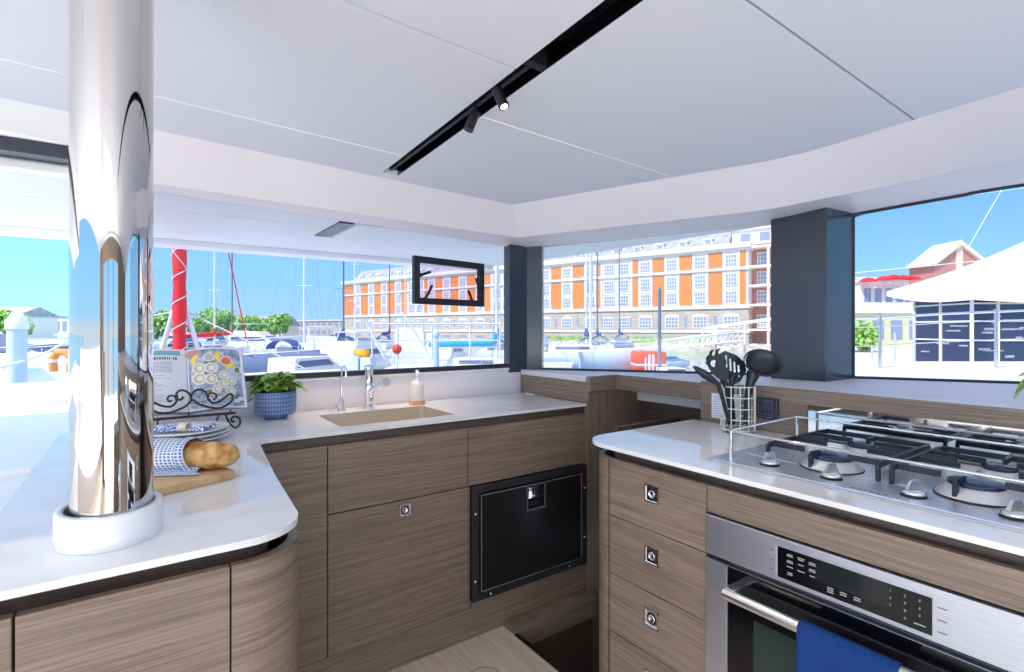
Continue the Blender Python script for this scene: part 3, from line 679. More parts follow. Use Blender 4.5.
mb=MB(); mb.tube([(.805,2.575,.955),(.805,2.575,1.09)]+[(.805+.004*(1-math.cos(a)),2.575-.022*(1-math.cos(a)),1.09+.028*math.sin(a)) for a in [PI*k/8 for k in range(1,9)]]+[(.813,2.531,1.07)],.0055,12); mb.build('spout','chrome',tf)
mb=MB(); mb.tube([(.805,2.575,.925),(.770,2.56,.93)],.005,10); mb.build('lever','chrome',tf)
sd=thing('soap_dispenser','white soap bottle with terracotta base right of the tap','soap dispenser',(1.20,2.56,.90))
mb=MB(); mb.lathe([(.041,.900),(.041,.921),(.0385,.922)],28,(1.20,2.56,0),); mb.build('base','cork',sd)
mb=MB(); mb.lathe([(.038,.922),(.036,1.0),(.034,1.022),(.013,1.030),(.013,1.036),(0,1.036)],28,(1.20,2.56,0)); mb.build('bottle','bottle',sd)
mb=MB(); mb.tube([(1.20,2.56,1.036),(1.20,2.56,1.072)],.006,12); mb.tube([(1.20,2.56,1.07),(1.20,2.56,1.082)],.012,14); mb.tube([(1.20,2.56,1.077),(1.185,2.52,1.075)],.004,8); mb.build('pump','satin',sd)

# leafy plants
def leaf(mb,base,dirv,L_,W_,droop,up=Vector((0,0,1))):
    d=Vector(dirv).normalized(); s=d.cross(up); s.normalize(); n_=s.cross(d)
    prof=(0,.62,.95,1,.85,.55,.2,0); m_=len(prof)-1; rows=[]
    for i,w in enumerate(prof):
        t=i/m_; p=Vector(base)+d*L_*t-Vector((0,0,1))*droop*L_*t*t; ww=W_*w/2
        rows.append([p-s*ww+n_*ww*.35,p,p+s*ww+n_*ww*.35])
    k=len(mb.v); mb.add([q for r in rows for q in r],[(i*3+j,i*3+j+1,i*3+4+j,i*3+3+j) for i in range(m_) for j in (0,1)],0,True)
pl=thing('potted_plant','bushy green pothos in a blue embossed pot on the worktop','plant',(.498,2.535,.90))
mb=MB(); mb.lathe([(.048,0),(.050,.008),(.058,.014),(.080,.020),(.086,.030),(.087,.118),(.085,.122),(.080,.121),(.078,.105),(0,.105)],48); mb.build('pot','potblue',pl,world=False)
MB().lathe([(.078,.100),(.05,.108),(0,.110)],24).build('soil','soil',pl,world=False)
mb=MB(); ms=MB(); random.seed(11)
for k in range(95):
    a=random.uniform(0,2*PI); e=random.uniform(.0,1.0); hgt=.115+.075*(1-abs(e-.2))*random.random()+.02; rr=.025+.075*e
    b0=Vector((math.cos(a)*rr*.7,math.sin(a)*rr*.7,hgt)); 
    ms.tube([(math.cos(a)*.02,math.sin(a)*.02,.105),b0*.6+Vector((0,0,.05)),b0],.0014,5)
    L_=random.uniform(.044,.068); leaf(mb,b0,(math.cos(a+random.uniform(-.7,.7)),math.sin(a+random.uniform(-.7,.7)),random.uniform(-.25,.5)),L_,L_*.9,random.uniform(.1,.5))
for dx,dz in ((-.115,.06),(-.10,.09),(.11,.125),(.125,.115)):
    b0=Vector((dx*.75*CY,-dx*.75*SY,dz+.03)); ms.tube([(0,0,.108),(b0.x*.7,b0.y*.7,.15),b0],.0014,5); leaf(mb,b0,(dx*CY,-dx*SY,-.02),.055,.04,.5)
mb.build('foliage','leaf',pl,world=False); ms.build('stems','leaf',pl,world=False)
p2=thing('ledge_plant','green leafed plant in a small white pot at the right ledge end','plant',at(1046,1.93,1.046),0)
mb=MB(); mb.lathe([(.035,0),(.045,.06),(.042,.062),(.040,.05),(0,.05)],24); mb.build('pot','porcelain',p2,world=False)
mb=MB(); R_=Vector((CY,-SY,0))
for sgn,hh,ll,dr_ in ((-1,.035,.09,.2),(-1,.02,.11,.9),(-1,.06,.06,.0),(1,.05,.08,.3),(1,.03,.08,.6)):
    b0=R_*sgn*.02+Vector((0,0,.05+hh)); mb.tube([(0,0,.05),b0],.0015,5); leaf(mb,b0,R_*sgn+Vector((0,0,.1)),ll,.045,dr_)
mb.build('foliage','leaf',p2,world=False)

# recipe book on a wrought iron stand
bk_=thing('recipe_book','open recipe book showing a photo of oysters and lemon','book',(.156,2.44,.972))
UR=Vector((1,0,0)); UU=Vector((0,.155,.232)).normalized(); BL=Vector((.156,2.40,.972))
def page(x,y,off=0):      # x from the spine (m), y up the page
    a=abs(x)/.22; bulge=.020*math.sin(min(1,a*1.15)*PI)*.8+.006
    tw_=.010*x/.22
    n_=UR.cross(UU); return BL+UR*(x-.035*(y/.28)*0)+UU*y-n_*0+n_*(bulge+off)+Vector((0,0,tw_*.2))
PW,PH=.205,.285
# text page (left)
mb=MB(); mb.grid(lambda u,v:page(-PW*(1-u)-.001,PH*v),16,10,mi=0)
def quadp(mb,x0,x1,y0,y1,mi,off=.0007,n=6):
    mb.grid(lambda u,v:page(x0+(x1-x0)*u,y0+(y1-y0)*v,off),n,1,mi=mi)
quadp(mb,-.185,-.022,.255,.276,1)
random.seed(4); x=-.18
while x<-.035:
    w_=random.choice((.006,.008,.005,.009)); quadp(mb,x,x+w_*.75,.234,.246,2,n=1); x+=w_+.0022
    if random.random()<.1: x+=.006
for y in [.222-.0065*k for k in range(8)]+[.160,.148]+[.135-.0075*k for k in range(13)]:
    quadp(mb,-.182,-.05-(random.random()*.06 if y<.17 else .0),y,y+.0016,3)
mb.build('text_page',['paper','teal','gasket','ink'],bk_)
# photo page (right)
cloth=noise_mat('photo_cloth',S(92,112,150),S(190,204,228),22,detail=5); shell=S(214,208,200)
mm=['paper',cloth,mat('photo_shell',S(232,228,216),.6),mat('photo_flesh',S(196,184,170),.6),mat('photo_lemon',S(246,220,70),.6),mat('photo_sauce',S(222,120,74),.6),mat('photo_hand',S(206,150,146),.6),noise_mat('photo_ice',S(120,130,144),S(222,226,232),90,detail=3),noise_mat('photo_speckle',S(96,116,140),S(206,214,226),120,detail=2),mat('photo_herb',S(120,140,78),.7)]
mb=MB(); mb.grid(lambda u,v:page(PW*u+.001,PH*v),16,10,mi=0)
quadp(mb,.006,.195,.008,.277,1,.0006,12)
def disc(cx,cy,rx,ry,mi,off,a0=0,a1=360,rot=0,n=22):
    vs=[page(cx,cy,off)]; c_,s_=math.cos(rot),math.sin(rot)
    for k in range(n+1):
        a=math.radians(a0+(a1-a0)*k/n); px_,py_=rx*math.cos(a),ry*math.sin(a); vs.append(page(cx+px_*c_-py_*s_,cy+px_*s_+py_*c_,off))
    mb.add(vs,[(0,k,k+1) for k in range(1,n+1)],mi,True)
quadp(mb,.008,.06,.008,.06,8,.0009,4)
disc(.100,.150,.088,.118,7,.0010)
disc(.022,.262,.030,.016,6,.0012,rot=.3)
for x,y,r in ((.042,.188,.025),(.083,.186,.024),(.040,.140,.026),(.082,.134,.023),(.128,.150,.019),(.155,.122,.019),(.124,.108,.018),(.150,.075,.019),(.10,.085,.017)):
    disc(x,y,r,r*1.08,2,.0014,rot=.4); disc(x,y,r*.72,r*.8,3,.0017); disc(x+r*.1,y,r*.45,r*.5,2,.0020)
for x,y,r in ((.078,.238,.021),(.140,.218,.024),(.182,.175,.017),(.070,.075,.017)):
    disc(x,y,r,r,0,.0014); disc(x,y,r*.78,r*.78,{.024:5,.021:3}.get(r,9),.0017)
for x,y,ro in ((.032,.228,1.2),(.117,.240,1.5),(.160,.190,.8)):
    disc(x,y,.026,.017,4,.0020,0,180,ro)
for x,y in ((.17,.03),(.185,.04)): disc(x,y,.012,.009,2,.0014)
mb.build('photo_page',mm,bk_)
mb=MB(); mb.grid(lambda u,v:page(-PW-.004+(2*PW+.008)*u,-.003+(PH+.006)*v,-.006-.010*math.sin(PI*u)),20,2); mb.build('cover',mat('cover_grey',S(150,160,172),.5),bk_,solid=.003)
# stand
sn=thing('book_stand','dark wrought iron scroll stand holding the recipe book','stand',(.14,2.36,.90))
def spiral(c,r0,r1,a0,turn,n=22):    # in the stand's front plane
    return [(c[0]+(r0+(r1-r0)*t)*math.cos(a0+turn*t),c[1]+(r0+(r1-r0)*t)*math.sin(a0+turn*t)) for t in [k/n for k in range(n+1)]]
Sy=2.355
def scroll(mb,pts,r=.0042): mb.tube([(x,Sy,z) for x,z in pts],r,8)
mb=MB(); cx=.162
def zpx(px,py):     # reading the scroll drawing off the stand's own plane
    k=(px-512)/FPX; d=Sy/(-SY*k+CY); return ((CY*k+SY)*d, CAMZ+(HY-py)/FPX*d)
right=[(190.5,399),(193,392.5),(200,389.5),(206,393),(208.5,399),(213,403),(219,401.5),(225,397.5),(230,394),(232.5,396),(231.5,401),(226,405.5),(219,408),(210,407.5),(200,404.5),(195,401),(190.5,399)]
scroll(mb,smooth([zpx(*p) for p in right]))
scroll(mb,smooth([zpx(*p) for p in ((208.5,399),(208.5,395),(212,393),(216,394.5),(216,398),(213,399.5))]),.0036)
left=[(191.5,400),(189.5,394),(184,390.5),(179,391),(176,395),(177,399),(181,399.5),(183.5,396.5)]
scroll(mb,smooth([zpx(*p) for p in left]))
scroll(mb,smooth([zpx(*p) for p in ((191.5,400),(187,405),(180,409),(170,412.5),(160,413),(152,410),(140,402))]))
scroll(mb,smooth([zpx(*p) for p in ((177,395),(176.5,401),(172,406),(165,406.5),(157,404),(149,400),(138,396))]))
scroll(mb,smooth([zpx(*p) for p in ((176.5,400),(174,396),(169.5,396),(167.5,399),(169.5,401.5),(172,400))]),.0036)
mb.build('scroll_front','bronze',sn)
mb=MB(); a=zpx(140,421);b_=zpx(228,409); zc_=.962
mb.tube([(-.05,Sy,zc_),(.315,Sy,zc_)],.003,8); mb.tube([(-.05,Sy+.03,zc_),(.315,Sy+.03,zc_)],.003,8)
for x in (-.02,.155,.30): mb.tube([(x,Sy,zc_),(x,Sy+.035,zc_),(x,2.55,1.14)],.003,8)
mb.build('ledge','bronze',sn)
for fx,sg in ((.290,1),(.02,-1)):
    mb=MB(); pts=[(fx-.012*sg,zc_),(fx-.006*sg,.940),(fx+.006*sg,.918),(fx+.022*sg,.9045),(fx+.038*sg,.916),(fx+.037*sg,.940),(fx+.020*sg,.950),(fx+.007*sg,.940),(fx+.012*sg,.929),(fx+.020*sg,.932)]
    scroll(mb,smooth(pts),.004); mb.tube([(fx-.035*sg,Sy,zc_),(fx-.035*sg,2.50,.904)],.0035,8); mb.build('foot','bronze',sn)

# plates
def plate(cz,label):
    t=MB().lathe([(.05,0),(.055,-.001+.001),(.10,.006),(.135,.016),(.142,.0185),(.143,.021),(.139,.0215),(.10,.0125),(.05,.007),(0,.007)],56).build('plate','porcelain',None,world=False)
    t.location=(.128,2.195,cz); tag(t,label,'plate','white plates stacked before the recipe book'); return t
plate(.9005,'white plate at the bottom of the stack of three'); plate(.9145,'white plate in the middle of the stack of three'); plate(.9285,'white plate on top of the stack, under the patterned napkin')
nb=checks('blue_floral',S(232,238,248),S(66,108,190),(5,4),.5); Nn,Ll,bb=nodes(nb)
vz=Nn.new('ShaderNodeTexNoise'); vz.inputs['Scale'].default_value=7; vz.inputs['Detail'].default_value=1; uvn=Nn.new('ShaderNodeUVMap'); Ll.new(uvn.outputs[0],vz.inputs[0])
crn=Nn.new('ShaderNodeValToRGB'); crn.color_ramp.elements[0].position=.47; crn.color_ramp.elements[1].position=.53; crn.color_ramp.elements[0].color=S(234,240,250); crn.color_ramp.elements[1].color=S(70,110,192)
Ll.new(vz.outputs[0],crn.inputs[0]); Ll.new(crn.outputs[0],bb.inputs['Base Color'])
np_=thing('patterned_napkin','blue and white napkin gathered by a cream band on the plates','napkin',(.128,2.18,.937),math.radians(-30))
for sg in (-1,1):
    mb=MB()
    mb.grid(lambda u,v:(sg*(.012+.075*u),(v-.5)*(.03+.075*u),.006+.010*abs(math.sin(v*PI*3))*(.4+u)+.004*u),12,24,us=1.5,vs_=1.5); mb.build('napkin_wing',nb,np_,world=False,solid=.0015)
mb=MB(); mb.lathe([(.020,-.015),(.022,-.013),(.022,.013),(.020,.015),(.018,.0)],24,mtx=Matrix.Translation((0,0,.017))@Matrix.Rotation(PI/2,4,'Y')@Matrix.Diagonal((.7,1,1,1))); mb.build('napkin_band','cream',np_,world=False)

# bread board, bread and checked cloth
ba=math.radians(21.6); bd=Vector((math.cos(ba),math.sin(ba),0)); bn=Vector((-bd.y,bd.x,0))
bc=Vector((.215,1.575,0))-bd*.17+bn*.12
Fb=Matrix.Translation((bc.x,bc.y,.90))@Matrix.Rotation(ba,4,'Z')
mb=MB(); mb.prism(rrect(-.115,.17,-.12,.12,.02),.0008,.020,mtx=Fb); tag(mb.build('cutting_board','board',bevel=.002),'light wooden cutting board under the bread','cutting board')
R3=Vector((CY,-SY,0))
tip=Vector((.222,1.600,.958)); bdir=Vector((-.86,.50,0)).normalized(); bs=Vector((-bdir.y,bdir.x,0))
mb=MB(); LB=.33; prof=[]
def br(u,v):
    t=u; r=.0001+.0385*(math.sin(min(1,t*6)*PI/2)**.5)*(1 if t<.8 else max(.05,(1-((t-.8)/.2)**2)**.5)); a=2*PI*v
    rr=r*(1+.05*math.sin(t*40+math.sin(a*2))+.05*math.sin(t*17+a))
    if rr<0: rr=0
    sc=.83 if math.sin(a)<0 else 1
    slash=.16 if (math.sin(a)>.75 and math.sin(t*LB*90+a*2)>.7 and t>.05) else 0
    return tip+bdir*(t*LB)+bs*(rr*1.12*math.cos(a))+Vector((0,0,(rr*sc*(1-slash))*math.sin(a)-.004))
mb.grid(br,70,28); tag(mb.build('baguette','bread'),'crusty golden bread loaf sticking out of the checked cloth','bread')
def cl(u,v):
    t=.055/LB*1+ .30*u+.0; a=math.radians(-78)+math.radians(330)*v; flare=.004+.004*math.sin(a*3+u*6)+(.006 if u<.12 else 0)
    r=.0375+.006+flare; p=tip+bdir*(.112+.20*u+.012*math.sin(a))+bs*(r*1.15*math.cos(a))+Vector((0,0,max(-.0355,r*.93*math.sin(a)-.002)))
    return p
mb=MB(); mb.grid(cl,30,60,us=3.2,vs_=3.2)
def skirt(u,v):        # loose flap spreading on the board
    p=tip+bdir*(.045+.19*v)-bs*(-(.0+.0))-bs*1*0; 
    return tip+bdir*(.080+.19*v+.01*math.sin(u*5))-bs*0+bs*(.030+.045*u)*1+Vector((0,0,-.0345+.012*(1-u)**3+.004*abs(math.sin(v*16))*(1-u)))
mb.grid(skirt,8,26,us=.9,vs_=2.4)
tag(mb.build('checked_cloth','check',solid=.002),'blue and white checked cloth wrapped around the bread','cloth')

# utensils in the wire basket
BX,BY=G((738-512)/FPX*2.045,2.045)
bs_=thing('wire_basket','cream wire utensil basket beside the cooktop','basket',(BX,BY,.90)); RB=.062; HB=.178
mb=MB()
for z in (.012,.052,.094,.136,HB): mb.tube([(RB*math.cos(2*PI*k/32),RB*math.sin(2*PI*k/32),z) for k in range(32)],.0022,8,closed=True)
for k in range(12):
    a=2*PI*k/12+.15; mb.tube([(RB*math.cos(a),RB*math.sin(a),.006),(RB*math.cos(a),RB*math.sin(a),HB)],.0022,8)
mb.build('wires','wire',bs_,world=False)
mb=MB(); mb.lathe([(0,.004),(RB-.004,.004),(RB-.004,.0075),(0,.0075)],28); mb.build('base_plate','board',bs_,world=False)
for k in range(3): a=2*PI*k/3+.9; MB().ball((RB*.9*math.cos(a),RB*.9*math.sin(a),.0045),.0045,8,6).build('foot','iron',bs_,world=False)
V3=lambda px,py,d=2.045: at(px,d,None,py)
def handle(mb,pts,w=.011,t=.005):       # flat oval handle
    mb.tube(pts,[w*.6]*(len(pts)),10)
# ladle
t=thing('ladle','black ladle, the largest round bowl at the right of the basket','ladle',V3(745,424,2.03),0,'black nylon utensils in the wire basket')
c_=V3(763,363,2.02); ax=(Vector((-.48,-.52,.62))).normalized()
mb=MB(); F=frame(c_,ax.orthogonal(),ax.cross(ax.orthogonal())); rb=.064
mb.lathe([(0,-.030),(rb*.4,-.028),(rb*.75,-.019),(rb*.95,-.006),(rb,.004),(rb*.97,.005),(rb*.9,-.004),(rb*.7,-.015),(rb*.38,-.0235),(0,-.0255)],36,mtx=F@Matrix.Diagonal((1,1,1.1,1)))
mb.tube([F@Vector((rb*.99*math.cos(2*PI*k/36),rb*1.09*math.sin(2*PI*k/36),.004)) for k in range(36)],.0025,8,closed=True); mb.build('bowl','nylon',t)
mb=MB(); mb.tube([V3(754,372,2.05),V3(750,384,2.05),V3(748,395,2.04),V3(745,424,2.03)],[.026,.016,.013,.007],12); mb.build('handle','nylon',t)
# slotted turner
def flathead(F,outer,holes,name,par,th=.0035):
    mb=MB(); mb.prism(outer,-th/2,th/2,hole=holes,mtx=F); return mb.build(name,'nylon',par,bevel=.0008)
t=thing('slotted_turner','black slotted turner with a row of slanted slots','spatula',V3(734,424,2.07),0,'black nylon utensils in the wire basket')
F=frame(V3(730,367,2.08),V3(760,383,2.08)-V3(730,367,2.08),(0,0,1))
k=2.08/FPX
def sl(x,y,w,h,a): c2,s2=math.cos(a),math.sin(a); return [(x+(u*w*c2-v*h*s2),y+(u*w*s2+v*h*c2)) for u,v in ((-.5,-.5),(.5,-.5),(.5,.5),(-.5,.5))]
outer=[(-14*k,-6*k),(-17*k,4*k),(-12*k,12*k),(0,13.5*k),(10*k,11*k),(16*k,5*k),(16*k,-8*k),(11*k,-14*k),(3*k,-12*k),(-2*k,-9*k),(-6*k,-11*k),(-10*k,-10*k)]
flathead(F,outer,[sl(-6*k+i*5.2*k,3.2*k-i*.9*k,1.9*k,12*k,.55) for i in range(4)],'head',t)
mb=MB(); mb.tube([V3(733,375,2.08),V3(731,384,2.07),V3(731,395,2.07),V3(734,424,2.07)],[.015,.010,.010,.007],12); mb.build('handle','nylon',t)
t=thing('spaghetti_server','black toothed spaghetti server with a round hole','pasta server',V3(732,422,2.03),0,'black nylon utensils in the wire basket')
F=frame(V3(715,364,2.03),(CY,-SY,0),(.12,.17,1)); k=2.03/FPX
outer=[(7*k,-17*k),(1*k,-14*k),(-5*k,-7*k),(-8.5*k,0),(-8.5*k,6*k),(-7*k,8*k),(-5.5*k,6*k),(-5*k,11*k),(-2.5*k,13*k),(-2*k,8*k),(.5*k,9*k),(1.5*k,14*k),(4*k,13*k),(4.5*k,8*k),(9*k,9*k),(12*k,3*k),(10*k,-6*k),(12*k,-15*k)]
flathead(F,outer,[circle(-1*k,.5*k,3.6*k,16)],'head',t)
mb=MB()
for x,y in ((-7*k,7*k),(-3.2*k,12*k),(2.8*k,13*k),(-8.2*k,1*k)): mb.tube([F@Vector((x,y,0)),F@Vector((x*1.05,y*1.05,.018)),F@Vector((x*1.0,y*1.1,.030))],[.005,.004,.002],8)
mb.build('tooth','nylon',t)
mb=MB(); mb.tube([V3(723,379,2.03),V3(727,388,2.03),V3(732,422,2.03)],[.013,.011,.007],12); mb.build('handle','nylon',t)
t=thing('serving_spoon','narrow black spoon leaning out at the left of the basket','spoon',V3(729,424,2.0),0,'black nylon utensils in the wire basket')
a=V3(693,366,1.99); b_=V3(718,384,1.99)
mb=MB(); mb.tube([a,a.lerp(b_,.15),a.lerp(b_,.45),a.lerp(b_,.8),b_,V3(722,396,1.99),V3(729,424,2.0)],[.003,.010,.016,.012,.009,.008,.006],12); 
for i,p in enumerate(mb.v): pass
mb.build('spoon_body','nylon',t)
# control display and notice on the oak upstand
Fx=frame((1.9985,0,0),(0,-1,0),(0,0,1))
cpn=thing('thermostat_panel','dark square control panel on the oak upstand','control panel',(1.99,1.05,.93))
y_=-(1.06); 
yc=1.086; zc_=.990
mb=MB(); mb.box(-yc-.040,-yc+.040,zc_-.040,zc_+.042,0,.014,mtx=Fx); mb.build('housing','pillar',cpn,bevel=.002)
mb=MB(); mb.box(-yc-.036,-yc+.026,zc_-.036,zc_+.036,.014,.0155,mtx=Fx); fp=mb.build('face','navy',cpn)
mb=MB(); x0,x1,z0,z1=-yc-.033,-yc+.023,zc_-.033,zc_+.033
for a in ((x0,x1,z0,z0+.002),(x0,x1,z1-.002,z1),(x0,x0+.002,z0,z1),(x1-.002,x1,z0,z1),(-yc-.014,-yc+.004,zc_+.012,zc_+.0135),(-yc-.014,-yc+.004,zc_+.026,zc_+.0275),(-yc-.014,-yc-.0125,zc_+.012,zc_+.027),(-yc+.0025,-yc+.004,zc_+.012,zc_+.027)): mb.box(*a,.0155,.0162,mtx=Fx)
for q in (-.020,-.005,.010): 
    mb.box(-yc+q-.005,-yc+q+.005,zc_+.004,zc_+.0055,.0155,.0162,mtx=Fx); mb.box(-yc+q-.005,-yc+q+.005,zc_-.004,zc_-.0025,.0155,.0162,mtx=Fx); mb.box(-yc+q-.001,-yc+q+.001,zc_-.004,zc_+.005,.0155,.0162,mtx=Fx)
    mb.lathe([(.0055,.0155),(.0055,.0162),(.004,.0162),(.004,.0155)],14,(-yc+q,zc_-.020,0),mtx=Fx)
mb.build('symbols','ink',fp)
nt=thing('notice_card','white printed notice on the oak upstand behind the basket','notice',(1.995,1.33,.92))
mb=MB(); mb.box(-1.335,-1.21,.922,1.026,0,.002,mtx=Fx); n1=mb.build('card','paper',nt)
mb=MB()
for i in range(9): mb.box(-1.327,-1.22-random.random()*.02,.932+i*.0098,.9342+i*.0098,.002,.0023,mtx=Fx)
mb.build('print',mat('print_blue',S(150,170,205),.8),n1)
# cleat and fittings come with the deck
SKY,SUN,AFT_FILL,LEFT_FILL,EXPO=1.0,3.3,210,85,0.82
# ================================================================ OUTSIDE
WZ,QZ=-1.75,-1.1
# water and quays
mb=MB(); mb.add([(-300,6,WZ),(300,6,WZ),(300,400,WZ),(-300,400,WZ)],[(0,1,2,3)]); mb.add([(3.6,-200,WZ),(300,-200,WZ),(300,6,WZ),(3.6,6,WZ)],[(0,1,2,3)]); tag(mb.build('harbour_water','water'),'calm green grey harbour water below the quay','water',kind='stuff')
# big brick-orange building
u0=G(38.3,85); dW=Vector(G(-.7786,.6276)).normalized()
bl=thing('hotel_building','long orange and white waterfront building with stone ground floor','building',(u0[0],u0[1],QZ),math.atan2(dW.y,dW.x))
bays=[(2.6,0),(7.7,0),(12.7,0),(17.7,0),(23.6,1),(29.3,0),(34.7,0),(40,0),(45.6,0),(52,1),(58.6,0),(64.2,0),(69.7,0),(75.1,0),(81.2,1),(88.2,0),(94.2,0),(100,0),(106.2,0)]
L_=113.5; z=lambda h:h+1.30-QZ    # h = height relative to eye level
# local y points towards the harbour
B=lambda *a,**k: MB().box(*a,**k)
mb=MB(); mb.box(0,L_,-16,0,z(3.9),z(13.4)); mb.build('rendered_wall','rend',bl,world=False)
mb=MB(); mb.box(-.15,L_+.15,-16,.18,0,z(3.5)); mb.build('stone_base','stone',bl,world=False)
mb=MB(); mb.box(-.5,L_+.5,-16.2,.75,z(13.3),z(14.1)); mb.box(-.3,L_+.3,-16,.4,z(12.9),z(13.3)); mb.box(-.3,L_+.3,-16,.42,z(9.75),z(10.05)); mb.box(-.3,L_+.3,-16,.45,z(3.4),z(4.0)); mb.box(-.3,L_+.3,-16,.35,z(-.65),z(-.25)); mb.build('cornice','rend',bl,world=False)
mb=MB(); xs=[b for b,_ in bays]; ws=[3.2 if d else 1.25 for _,d in bays]
edges=[(.35,xs[0]-1.25)]
for i in range(len(bays)-1):
    a=xs[i]+ws[i]+.2; b_=xs[i+1]-ws[i+1]-.2
    if b_-a>.8: edges.append((a,b_))
edges.append((xs[-1]+1.45,L_-.4))
for a,b_ in edges:
    for za,zb_ in ((10.25,12.7),(4.05,9.5)): MB().box(a,b_,.0,.10,z(za),z(zb_)).build('orange_panel','orange',bl,world=False)
mb=MB()
for x,d in bays:
    w_=3.2 if d else 1.2
    for h in (6.6,9.55): mb.box(x-w_,x+w_,0,.16,z(h),z(h+.28))
    for s in (-1,1): mb.box(x+s*w_-.14,x+s*w_+.14,0,.20,z(4.0),z(12.9))
mb.build('pilasters','rend',bl,world=False)
def win(w,h,arch=False):
    mb=MB(); mb.box(-w/2,w/2,.05,.22,0,h)
    if arch: mb.prism([(w/2*math.cos(a),h+.35*math.sin(a)) for a in [PI*k/8 for k in range(9)]],.05,.22,mtx=Matrix(((1,0,0,0),(0,0,1,0),(0,1,0,0),(0,0,0,1))))
    f=mb.build('window','rend',bl,world=False)
    mb=MB(); nx=4 if w<2.6 else 6; cw=(w-.2)/nx
    for i in range(nx):
        for j in range(3): mb.box(-w/2+.1+i*cw+.06,-w/2+.1+(i+1)*cw-.06,.22,.24,.12+j*(h-.2)/3,.12+(j+1)*(h-.2)/3-.12)
    mb.build('pane','wpane',f,world=False); return f
wa,wb,wg,wh=win(1.95,2.15),win(2.3,2.15),win(2.5,2.1,True),win(2.2,2.1)
first={id(wa):1,id(wb):1,id(wg):1,id(wh):1}
def place(w,x,h):
    if first.get(id(w)): w.location=(x,0,z(h)); first[id(w)]=0
    else: dup(w,None,(x,0,z(h)))
for x,d in bays:
    for h in (10.25,7.15,4.25):
        if d:
            for o in (-1.5,1.5): place(wb,x+o,h)
        else: place(wa,x,h)
    if d:
        for o in (-1.7,1.7): place(wh,x+o,.15)
    else: place(wg,x,.15)
mb=MB()
for x,d in bays: mb.box(x-1.3,x+1.3,.18,.2,z(-2.0),z(-1.5))
for i in range(1,len(bays)): mb.box((xs[i]+xs[i-1])/2-.2,(xs[i]+xs[i-1])/2+.2,.18,.20,z(.3),z(2.2))
mb.build('basement_grille','wpane',bl,world=False)
mb=MB(); RF=Matrix(((0,0,1,0),(1,0,0,0),(0,1,0,0),(0,0,0,1)))
mb.prism([(-16,z(14.1)),(-1.6,z(14.1)),(-4.6,z(17.4)),(-13,z(17.4))],3.6,L_-2,mtx=RF); mb.build('slate_roof','roofg',bl,world=False)
mb=MB()
for i in range(24):
    x=6.5+i*4.4; mb.box(x,x+1.6,-4.2,-2.4,z(14.1),z(15.6)); mb.box(x-.15,x+1.75,-4.4,-2.2,z(15.6),z(15.8))
d0=mb.build('dormers','rend',bl,world=False)
mb=MB()
for i in range(24):
    x=6.5+i*4.4; mb.box(x+.3,x+1.3,-2.4,-2.36,z(14.5),z(15.4))
mb.build('dormer_pane','wpane',bl,world=False)
mb=MB(); mb.box(-7,3.4,-14,-3,z(14.1),z(16.6)); mb.box(-7.3,3.7,-14.4,-2.6,z(16.6),z(16.9)); mb.box(-5,1,-13,-5,z(16.9),z(18.4)); mb.box(-5.3,1.3,-13,-4.6,z(18.4),z(18.7)); mb.build('penthouse','rend',bl,world=False)
mb=MB()
for i in range(3): mb.box(-5.6+i*3.0,-4.0+i*3.0,-3,-2.95,z(14.6),z(16.0))
mb.build('penthouse_pane','wpane',bl,world=False)
# recessed balcony end
mb=MB(); mb.box(-9,0,-15,-2.2,0,z(13.4)); mb.build('end_wing','brick',bl,world=False)
mb=MB()
for h in (-.3,3.7,6.8,9.9,13.1): mb.box(-9.2,0,-2.3,.2,z(h),z(h+.35))
for x in (-3.2,-8.8): mb.box(x,x+.35,-.2,.15,0,z(13.1))
mb.build('balcony','rend',bl,world=False)
for h in (.2,4.2,7.3,10.4):
    for x in (-1.8,-6.2):
        dup(wa,None,(x,-2.25,z(h)))
# quay in front with riprap and hedge
qz=MB(); qz.box(-60,L_+60,-60,7,WZ-.3,QZ); q=qz.build('quay','quay',bl,world=False); q.parent=None; q.matrix_world=abs_m(bl); struct(q); q.name='floor_quay'
mb=MB(); random.seed(2)
mb.grid(lambda u,v:(-30+100*u,7+5*v+random.uniform(-.25,.25),QZ*0+ .1-.9*v+random.uniform(-.22,.22)),150,7); r_=mb.build('riprap','riprap',None,world=False); r_.matrix_world=abs_m(bl); tag(r_,'sloping stone rubble along the quay edge','rocks',kind='stuff')
mb=MB()
for k in range(1500):
    x=random.uniform(4,42)
    if abs(x-19)<.8: continue
    y=random.uniform(4.2,6.0); zz_=random.uniform(0,.75); s_=random.uniform(.12,.3); a=random.uniform(0,6)
    mb.add([(x-s_*math.cos(a),y-s_*math.sin(a),zz_),(x+s_*math.cos(a),y+s_*math.sin(a),zz_),(x,y,zz_+s_*1.6)],[(0,1,2)])
mb.box(4,42,4.4,5.8,0,.55); r_=mb.build('hedge','tree',None,world=False); r_.matrix_world=abs_m(bl); tag(r_,'low green hedge along the quay before the stone building','hedge',kind='stuff')

